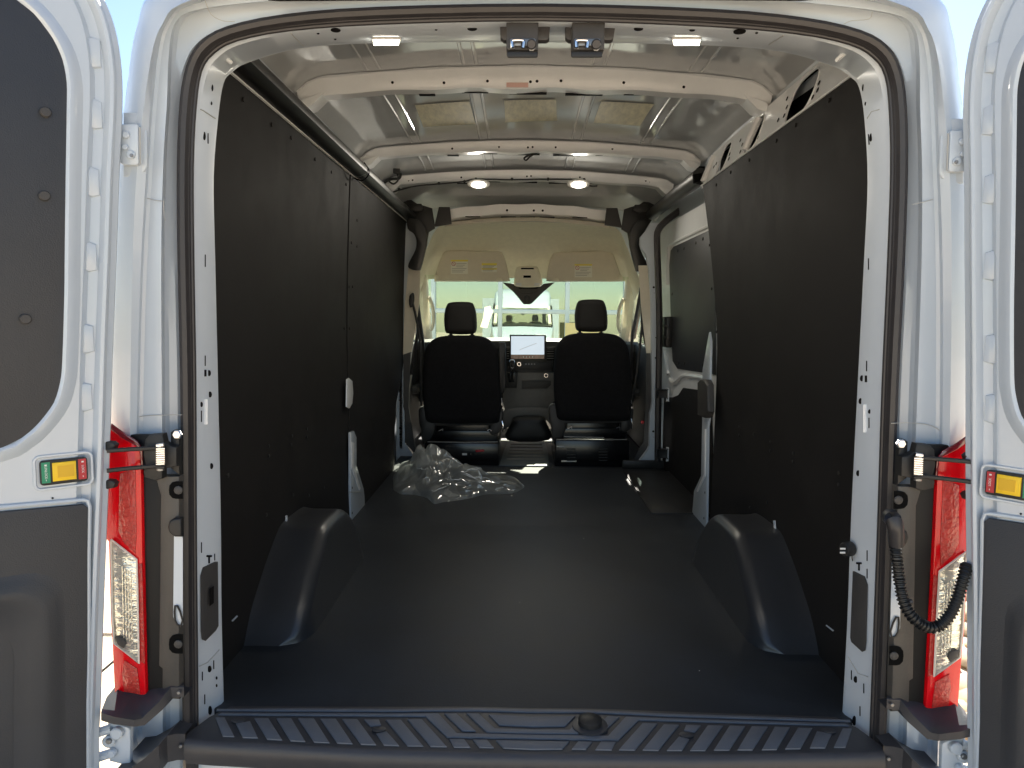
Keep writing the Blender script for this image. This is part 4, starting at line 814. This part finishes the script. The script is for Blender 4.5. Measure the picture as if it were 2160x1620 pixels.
# ================================================================== REAR LAMPS, BRACKETS, STRAPS
def side(s):
    def q(x, y): return (x, y)
    def pt(x, y, Y):
        p = at(x, y, Y); return p if s < 0 else mx(p)
    def pr(name, pts, Y, th, m, parent=van, bev=.003, dy=0):
        P = [pt(x, y, Y) for x, y in pts]; return prism(name, P if s < 0 else P[::-1], (0, -th, 0), m, parent, bev=bev)
    # black bracket panel between lamp and frame
    pr('lamp_backing', [(262,915),(330,915),(352,945),(352,1450),(320,1486),(262,1470)], 1.475, .012, mat('lamp_backing_black', (.010,.010,.010), .5, spec=.25))
    br = pr('corner_bracket', [(338,1000),(388,1000),(388,1465),(352,1462),(352,1400),(345,1395),(349,1040)], 1.480, .022, BRN, bev=.004)
    for y0, y1 in ((1015, 1052), (1338, 1378)):
        P = [pt(x, y, 1.457) for x, y in cat([V((358, (y0+y1)/2, 0)), V((364, y0+3, 0)), V((388, y0, 0)), V((388, y1, 0)), V((364, y1-3, 0))], 3, True) for x, y in ((x_, y_) for x_, y_ in ((0, 0),))] if False else [pt(x, y, 1.457) for x, y in ((357,(y0+y1)/2),(358,y0+9),(364,y0+2),(372,y0),(386,y0),(386,y1),(372,y1),(364,y1-2),(358,y1-9))]
        prism('bracket_hole', P if s < 0 else P[::-1], (0, -.0015, 0), DARK, br, bev=0)
        disc('bracket_nut', pt(377, (y0+y1)/2, 1.454), (0, -1, 0), .009, .004, GPL, br, n=12)
    P = [pt(x, y, 1.457) for x, y in ((369,1118),(374,1130),(386,1132),(386,1318),(380,1320),(370,1312),(366,1300),(366,1290),(368,1120))]
    prism('bracket_slot', P if s < 0 else P[::-1], (0, -.0015, 0), WHITE, br, bev=0)
    soft_ = [pt(x, y, 1.452) for x, y in ((358,1108),(362,1096),(372,1090),(388,1090),(388,1130),(374,1130),(362,1122))]
    puffy('rubber_plug', soft_ if s < 0 else soft_[::-1], (0, -1, 0), .012, PLA, br, edge=.003, back=False)
    tube('plug_ring', [pt(x, y, 1.452) for x, y in ((369,1278),(374,1278),(380,1290),(385,1308),(382,1320),(374,1318),(369,1308),(368,1290))], .0022, PLA, br, n=6, closed=True)
    # lamp
    def wrap(pts, Y): # lens outline with the outer edge wrapping forwards round the body corner
        return [V((p.x, Y+max(0, abs(p.x)-.865)*.9, p.z)) for p in [pt(x, y, 1.43) for x, y in pts]]
    def lens(name, pts, m, d, parent=None, bev=.003, inset=0):
        P = [V((p.x, 1.462-d, p.z)) for p in [pt(x, y, 1.462-d) for x, y in pts]]
        return prism(name, P if s < 0 else P[::-1], (0, -.010 if not inset else inset, 0), m, parent or van, bev=bev)
    tl = lens('tail_lamp', [(200,870),(233,897),(262,913),(290,930),(300,945),(303,985),(306,1180),(311,1400),(314,1486),(246,1467),(241,1357),(237,1300),(233,1140),(205,1110)], RED, .0, bev=.005)
    lens('dark_edge', [(236,893),(263,913),(291,931),(301,946),(303,985),(299,985),(296,950),(288,940),(260,925),(234,905)], REDD, .0105, tl, bev=.001, inset=-.003)
    lens('dark_edge', [(247,1466),(249,1462),(312,1471),(314,1485),(290,1483)], REDD, .0105, tl, bev=.001, inset=-.003)
    lens('reflector', [(253,1000),(286,985),(288,1120),(286,1168),(262,1145),(250,1120)], REDB, .0105, tl, bev=.001, inset=-.0015)
    lens('reflector', [(262,1392),(290,1410),(296,1465),(262,1458),(258,1420)], REDB, .0105, tl, bev=.001, inset=-.0015)
    lens('reflector', [(292,1190),(300,1188),(306,1400),(298,1396)], REDB, .0105, tl, bev=.001, inset=-.0015)
    cl = lens('clear_lens', [(234,1139),(288,1180),(290,1250),(293,1399),(241,1357),(238,1300)], CLR, .0106, tl, bev=.001, inset=-.003)
    tube('lens_rim', [pt(x, y, 1.447) for x, y in ((234,1138),(288,1180),(290,1250),(293,1399),(241,1357),(237,1300),(234,1138))], .0022, mat('clear_rim', (.8, .7, .6), .2), tl, n=6)
    for k in range(4): tube('lens_flute', [pt(258+6*k, 1195+4*k, 1.448), pt(261+6*k, 1345+4*k, 1.448)], .0011, CLR, tl, n=5)
    lens('bulb_shade', [(244,1343),(250,1340),(262,1345),(268,1356),(262,1366),(250,1358)], GPL, .0136, tl, bev=.001, inset=-.004)
    # lower body corner and bumper end caps
    st = [pt(x, y, 1.40) for x, y in ((218,1500),(232,1462),(244,1455),(315,1480),(345,1440),(360,1442),(362,1465),(310,1520),(292,1532),(275,1532),(216,1515))]
    T = [V((p.x, 1.372, p.z)) for p in [pt(x, y, 1.372) for x, y in ((213,1512),(240,1522),(285,1531),(300,1528),(340,1490),(362,1468),(388,1468))]]
    B = [V((p.x, 1.475, p.z)) for p in [pt(x, y, 1.475) for x, y in ((225,1470),(250,1440),(290,1445),(318,1445),(345,1442),(362,1440),(388,1440))]]
    Bo = [p+V((0, 0, -.035)) for p in T]
    Yt = [1.372, 1.372, 1.385, 1.40, 1.43, 1.455, 1.458]
    T2 = [V((p.x, y, p.z)) for p, y in zip([pt(x, y_, yy) for (x, y_), yy in zip(((213,1503),(240,1512),(283,1519),(299,1516),(338,1478),(360,1450),(388,1450)), Yt)], Yt)]
    T3 = [V((p.x, y, p.z)) for p, y in zip([pt(x, y_, yy) for (x, y_), yy in zip(((213,1520),(240,1528),(283,1533),(305,1530),(343,1497),(362,1470),(388,1470)), Yt)], Yt)]
    loft('bumper_step', [B, [p.lerp(q_, .85)+V((0, 0, .002)) for p, q_ in zip(B, T2)], T2, T3, [V((p.x, 1.50, p.z)) for p in T3]], SILL, van)
    disc('screw', pt(378, 1460, 1.452), (0, -1, 0), .004, .004, STEEL, van, n=8)
    Lb = [V((p.x, y, p.z)) for p, y in zip([pt(x, y_, yy) for (x, y_), yy in zip(((230,1640),(262,1630),(305,1600),(335,1572),(352,1552),(372,1548),(390,1548)), (1.36, 1.37, 1.39, 1.41, 1.44, 1.455, 1.46))], (1.36, 1.37, 1.39, 1.41, 1.44, 1.455, 1.46))]
    loft('lower_step', [[V((p.x, 1.50, p.z)) for p in Lb], Lb, [p+V((0, 0, -.06)) for p in Lb]], SILL, van)
    disc('screw', pt(382, 1573, 1.452), (0, -1, 0), .004, .004, STEEL, van, n=8)
    # hinges
    for k, (y0, y1, Yh) in enumerate(((264, 350, 1.455),)):
        h = pr('hinge_plate', [(255,y0+2),(262,y0),(294,y0),(297,y0+4),(298,y1-4),(294,y1),(266,y1),(255,y1-6)], 1.462, .010, WHITE, bev=.003)
        for x, y, r in ((267, 285, .007), (265, 311, .006), (277, 327, .0085)): disc('hinge_bolt', pt(x, y, 1.4515), (0, -1, 0), r, .005, WHITE, h, n=6 if r > .011 else 16)
        disc('bolt_core', pt(278, 328, 1.446), (0, -1, 0), .0035, .003, STEEL, h, n=10)
        tube('hinge_gap', [pt(295, y0+5, 1.4515), pt(296, y1-5, 1.4515)], .0016, SEAM, h, n=5)
        tube('hinge_knuckle', [pt(250, y0+12, 1.465), pt(249, y1-8, 1.465)], .010, WHITE, h, n=12)
    pr('hinge_recess', [(262,238),(302,238),(306,244),(308,262),(312,280),(312,352),(306,362),(293,372),(262,372)], 1.473, .004, WHITE, bev=.003)
    h = pr('hinge_plate', [(232,1515),(276,1530),(280,1535),(280,1604),(274,1610),(236,1600)], 1.415, .010, WHITE, bev=.003)
    for x, y, r in ((249, 1544, .013), (232, 1561, .013), (239, 1586, .009)): disc('hinge_bolt', pt(x, y, 1.403), (0, -1, 0), r, .010, WHITE, h, n=16)
    disc('bolt_core', pt(231, 1562, 1.393), (0, -1, 0), .006, .006, STEEL, h, n=8)
    for y in (1540, 1592): tube('hinge_knuckle', [pt(205, y+6, 1.40), pt(236, y-4, 1.405)], .010, WHITE, h, n=10)
    # door check strap with spring
    ck = pr('check_bracket', [(366,910),(372,905),(380,906),(384,915),(385,1000),(366,985)], 1.475, .014, PLA, bev=.003)
    disc('bolt', pt(376, 916, 1.459), (0, -1, 0), .010, .008, CHR, ck, n=6)
    P = [pt(x, y, 1.46) for x, y in ((315,925),(325,914),(352,912),(356,930),(370,938),(382,940),(382,980),(352,985),(352,1005),(338,1010),(315,1003),(312,990),(318,980),(312,955))]
    prism('check_housing', P if s < 0 else P[::-1], (0, -.02, 0), PLA, ck, bev=.004)
    for k in range(8): tube('spring', [pt(330, 947+k*4.6, 1.425), pt(348, 946+k*4.6, 1.425)], .0021, CHR, ck, n=6)
    tube('spring_core', [pt(339, 938, 1.432), pt(339, 992, 1.432)], .0075, STEEL, ck, n=10)
    tube('spring_seat', [pt(331, 940, 1.425), pt(346, 938, 1.425)], .004, CHR, ck, n=6); tube('spring_seat', [pt(331, 985, 1.425), pt(348, 986, 1.425)], .004, PLA, ck, n=6)
    for y0, y1 in ((951, 945), (993, 983)):
        tube('check_arm', [pt(225, y0, 1.39), pt(270, (y0+y1)/2, 1.41), pt(330, y1, 1.43)], .0045, PLA, ck, n=6, flat=.7)
    for y0 in (928, 1008): pr('stop_block', [(226,y0),(245,y0+2),(252,y0+8),(248,y0+18),(226,y0+22)], 1.42, .016, PLA, ck, bev=.003)
side(-1); side(1)
# corrugated loom to the right door
H = [(1885,1122),(1890,1165),(1896,1215),(1906,1268),(1925,1302),(1955,1322),(1980,1320),(2005,1295),(2022,1255),(2033,1215),(2040,1190)]
Ys = [1.43, 1.41, 1.40, 1.385, 1.375, 1.37, 1.37, 1.37, 1.375, 1.38, 1.39]
Pth = cat([at(x, y, Y) for (x, y), Y in zip(H, Ys)], 12)
Pth = resample(Pth, 200)
tube('corrugated_loom', Pth, lambda t: .0120 if (int(t*199) % 4) < 2 else .0090, DUCT, van, n=14)
tube('loom_boot', [at(1878, 1090, 1.43), at(1886, 1100, 1.40), at(1890, 1125, 1.40), at(1891, 1150, 1.405)], lambda t: .017-.003*t, RUB, van, n=12, sub=3)
tube('loom_band', [at(1900, 1275, 1.385), at(1925, 1268, 1.38)], .005, RUB, van, n=8)
# ================================================================== REAR DOORS
def rear_door(s, al, H0):
    a = math.radians(al); du = V((s*math.cos(a), -math.sin(a), 0)); nn = V((-s*math.sin(a), -math.cos(a), 0)); H0 = V(H0)
    def D(u, z, w=0): return H0+du*u+V((0, 0, z))+nn*w
    # outline along the hinge edge (u,z), bottom to top, then over the top corner
    E0 = [(.075,-.50),(.068,-.012),(.060,.128),(.045,.36),(.028,.598),(.012,.85),(-.001,1.035),(-.012,1.20),(-.022,1.33),(-.022,1.42),(-.008,1.50),(.028,1.565),(.09,1.61),(.20,1.635),(.45,1.65),(.80,1.655)]
    def off(E, d):
        P = [V((u, z, 0)) for u, z in E]; o = []
        for i, p in enumerate(P):
            t = P[min(len(P)-1, i+1)]-P[max(0, i-1)]; t.normalize(); o.append((p.x+t.y*d, p.y-t.x*d))
        return o
    def rg_(d, w): return cat([D(u, z, w) for u, z in off(E0, d)], 4)
    # shell: outer skin, hem, side return, step, raised frame
    rings = [rg_(.012, -.050), rg_(.004, -.044), rg_(.0, -.030), rg_(-.001, -.014), rg_(.001, -.010), rg_(.011, -.006), rg_(.014, .001), rg_(.018, .004), rg_(.024, .0035), rg_(.0275, -.003), rg_(.031, -.012), rg_(.047, -.014), rg_(.053, -.006), rg_(.058, .001), rg_(.064, .002)]
    top = [D(.80, p.z if False else (p-H0).z, .002) for p in rings[-1]]
    sh = loft('rear_door', rings+[[D(.80, (p-H0).z, .002) for p in rings[-1]]], WHITE, van)
    outer = [p for p in rings[0]]
    loft('outer_skin', [outer, [D(.80, (p-H0).z, -.050) for p in outer]], WHITE, sh)
    # emboss pads in the channel
    for z in (1.305, 1.175, 1.03, .87, .755, 1.42):
        k = 0
        for i in range(len(E0)-1):
            (u0, z0), (u1, z1) = E0[i], E0[i+1]
            if z0 <= z <= z1: k = u0+(u1-u0)*(z-z0)/(z1-z0)
        P = [D(k+.036+x, z+y, -.0150) for x, y in ((-.002, -.024), (.012, -.028), (.020, -.026), (.021, .026), (.012, .030), (-.002, .026))]
        if s > 0: P = P[::-1]
        prism('channel_pad', P, nn*.0085, WHITE, sh, bev=.005)
    # window lining
    Wn = [(.60,.665),(.35,.662),(.206,.671),(.168,.690),(.143,.714),(.118,.750),(.106,.79),(.101,.83),(.093,.95),(.089,1.03),(.083,1.15),(.075,1.30),(.073,1.35),(.078,1.39),(.092,1.425),(.120,1.462),(.165,1.49),(.24,1.505),(.38,1.515),(.60,1.52)]
    far = [(.70,1.50),(.74,1.42),(.75,1.1),(.74,.78),(.70,.69)]
    Wc = Wn+far
    ins = [D(u, z, .0065) for u, z in Wc]
    wp = prism('window_panel', ins if s > 0 else ins[::-1], nn*.004, DPANEL, sh, bev=.001)
    c0 = V((.43, 1.09, 0))
    def ex(d, w, Wc=Wc, c0=c0): 
        o = []; n = len(Wc)
        for i, (u, z) in enumerate(Wc):
            a_, b_ = Wc[i-1], Wc[(i+1) % n]; t = V((b_[0]-a_[0], b_[1]-a_[1], 0)).normalized(); m_ = V((-t.y, t.x, 0))
            if m_.dot(V((u, z, 0))-c0) < 0: m_ = -m_
            o.append(D(u+m_.x*d, z+m_.y*d, w))
        return o
    R4 = [cat(ex(d, w_), 3, True) for d, w_ in ((-.004, .0062), (0, .0125), (.004, .0145), (.010, .013), (.018, .0075), (.026, .0022))]
    loft('window_surround', R4, WHITE, sh, closed=True)
    for (u, z) in ((.110,1.289),(.118,1.137),(.157,.909)):
        disc('panel_plug', D(u, z, .0100), nn, .0095, .0075, GPL, sh, n=16)
    # lower lining with its moulded recess
    Lw = [(.078,.546),(.071,.538),(.0755,.44),(.083,.24),(.089,.138),(.094,.0),(.10,-.40),(.72,-.40),(.70,.575),(.40,.560),(.211,.553)]
    Pl = [D(u, z, .0045) for u, z in Lw]
    lp_ = prism('lower_panel', Pl if s < 0 else Pl[::-1], nn*.006, DPANEL, sh, bev=.002)
    tube('panel_rebate', [D(u, z, .0045) for u, z in ((.105,-.40),(.091,.0),(.086,.138),(.080,.24),(.0725,.44),(.067,.538),(.070,.552),(.078,.554),(.211,.561),(.40,.568))], .0042, WHITE, sh, n=8)
    R5 = []
    Po = [(.60,.43),(.30,.43),(.18,.428),(.150,.420),(.128,.40),(.118,.36),(.122,.20),(.13,.0),(.14,-.42),(.60,-.42)]
    for d, w_ in ((0, .0105), (.012, .014), (.026, .022), (.040, .0235), (.060, .014), (.085, .0115)):
        R5.append(cat([D(u+d*(1 if i > 1 and u < .5 else 0), z-(d if z > .30 else 0), w_) for i, (u, z) in enumerate(Po)], 3))
    loft('moulded_pocket', R5, DPANEL, lp_)
    # lock plate
    q0 = (.064, .592, .143, .640); Ps = rrect(q0[0]+.004, q0[1], q0[2]+.004, q0[3], .006, 3)
    Ps_o = rrect(q0[0]-.004, q0[1]-.008, q0[2]+.012, q0[3]+.008, .010, 3)
    tube('lock_surround', [D(u, z, .003) for u, z in Ps_o], .0032, WHITE, sh, n=6, closed=True, up=tuple(nn))
    lk = prism('lock_plate', [D(u, z, .003) for u, z in Ps][::(1 if s < 0 else -1)], nn*.0065, PLA, sh, bev=.0015)
    def rect(name, u0, z0, u1, z1, w0, h, m, par, bev=.0006): 
        P = [D(u, z, w0) for u, z in ((u0, z0), (u1, z0), (u1, z1), (u0, z1))]; return prism(name, P if s > 0 else P[::-1], nn*h, m, par, bev=bev)
    yl = rect('lock_slider', .088, .599, .127, .635, .0092, .0045, YEL, lk); rect('slider_grip', .092, .606, .119, .628, .0137, .0008, mat('yellow_shade', (.72, .42, .01), .5), lk, 0)
    rect('lock_tag', .0705, .597, .084, .637, .0095, .001, REDT, lk, 0); rect('lock_tag', .1305, .597, .1445, .637, .0095, .001, GRN, lk, 0)
    ux = V((0, 0, 1)); uz = -du if s < 0 else du
    uxx = uz.cross(nn)
    for txt, u in (('LOCK', .0765), ('UNLOCK', .1375)):
        up_ = V((0, 0, 1)); text('lettering', txt, D(u, .617, .0108), -up_ if s < 0 else up_, (du if s < 0 else du) if False else (up_.cross(nn)*(1 if s < 0 else -1)), .0058, INK, lk)
        rect('bar_mark', u-.0005, .601, u+.0005, .604, .0108, .0003, INK, lk, 0)
        for dz in (.630,): rect('padlock_mark', u-.002, dz, u+.002, dz+.003, .0108, .0003, INK, lk, 0)
    disc('hole', D(.128, .565, .003), nn, .002, .0012, HOLE, sh, n=8)
    return sh
rear_door(-1, 40, (-.84, 1.42, 0))
rear_door(1, 51, (.828, 1.42, 0))
# ================================================================== THE BAG
def bag():
    out = [(829,1030),(833,1008),(842,985),(862,975),(885,980),(930,985),(970,990),(1010,1000),(1050,1010),(1085,1012),(1103,1025),(1092,1040),(1060,1044),(1020,1046),(975,1056),(940,1060),(917,1064),(900,1052),(868,1046),(842,1044)]
    O = [atz(x, y, .0) for x, y in out]; O = cat(O, 6, True); c = atz(915, 1028, 0); n = len(O); vs = []; fs = []; K = 34
    pk = atz(893, 1010, 0); pk2 = atz(960, 1018, 0)
    for i in range(K+1):
        r = i/K
        for j, o in enumerate(O):
            p = c.lerp(o, r); e = math.sqrt(max(0, 1-r**2.2))
            d1 = (p-pk).length; d2 = (p-pk2).length
            h = e*(.045+.17*math.exp(-(d1/.13)**2)+.07*math.exp(-(d2/.17)**2))
            q = V((p.x*8, p.y*5, 3)); v1 = noise.voronoi(q*.75)[0]; v2 = noise.voronoi(q*1.9+V((3, 1, 4)))[0]; cr = .25+.85*(v1[1]-v1[0])+.30*(v2[1]-v2[0])+.12*noise.noise(q*4)
            w_ = noise.noise_vector(q*1.6)
            h = h*(.45+.75*cr)+.012*e
            p = p+V((w_.x, w_.y, 0))*.030*(1-abs(2*r-1)*.4)
            vs.append(V((p.x, p.y, .004+h)))
    for i in range(K):
        for j in range(n):
            a = i*n+j; b = i*n+(j+1) % n; fs.append((a, b, b+n, a+n))
    o = mesh('plastic_bag', vs, fs, BAG, None)
    G = lambda i, j: vs[max(0, min(K, i))*n+(j % n)]
    CR = mat('bag_glint', (.9, .92, .92), .15, spec=1, coat=1)  # white tubes that paint glints along the folds of the film
    for k in range(16):
        j = random.uniform(0, n); i = random.uniform(6, 20); dj = random.uniform(-2.2, 2.2); pts = []
        for q_ in range(random.randint(6, 13)):
            pts.append(G(int(i), int(j))+V((0, -.001, .003))); i += random.uniform(.5, 1.5); j += dj*random.uniform(.4, 1.2)
        tube('fold_glint', pts, lambda t: .0018*(.25+math.sin(math.pi*t)), CR, o, n=5, sub=2)
    o['label'] = 'crumpled clear plastic bag lying on the black floor behind the left seat'; o['category'] = 'plastic bag'
    return o
bag()
TAGP = bpy.data.materials.new('thin_paper'); TAGP.use_nodes = True; tn = TAGP.node_tree.nodes; tl_ = TAGP.node_tree.links; tn.clear()
to_ = tn.new('ShaderNodeOutputMaterial'); td = tn.new('ShaderNodeBsdfDiffuse'); td.inputs[0].default_value = (.85, .84, .75, 1); tt = tn.new('ShaderNodeBsdfTranslucent'); tt.inputs[0].default_value = (.9, .88, .75, 1)
tm = tn.new('ShaderNodeMixShader'); tm.inputs[0].default_value = .75; tl_.new(td.outputs[0], tm.inputs[1]); tl_.new(tt.outputs[0], tm.inputs[2]); tl_.new(tm.outputs[0], to_.inputs[0])
tag_ = flat('paper_tag', [(1022,648),(1034,645),(1036,652),(1041,655),(1034,672),(1028,692),(1013,690),(1020,668)], 5.36, .0003, TAGP, None, bev=0)
tag_['label'] = 'creased white paper tag hanging at the windscreen right of the left headrest'; tag_['category'] = 'paper tag'
P = []; fs_ = []
for k in range(9):
    x, y = random.uniform(-.6, .6), random.uniform(1.65, 4.0); q = random.uniform(.0008, .0018); b = len(P)
    P += [V((x-q, y, .001)), V((x, y-q, .001)), V((x+q, y, .001)), V((x, y+q*.7, .001)), V((x, y, .001+q))]; fs_ += [(b, b+1, b+4), (b+1, b+2, b+4), (b+2, b+3, b+4), (b+3, b, b+4), (b, b+1, b+2, b+3)]
fd = mesh('floor_specks', P, fs_, PAPER, van, kind='stuff')
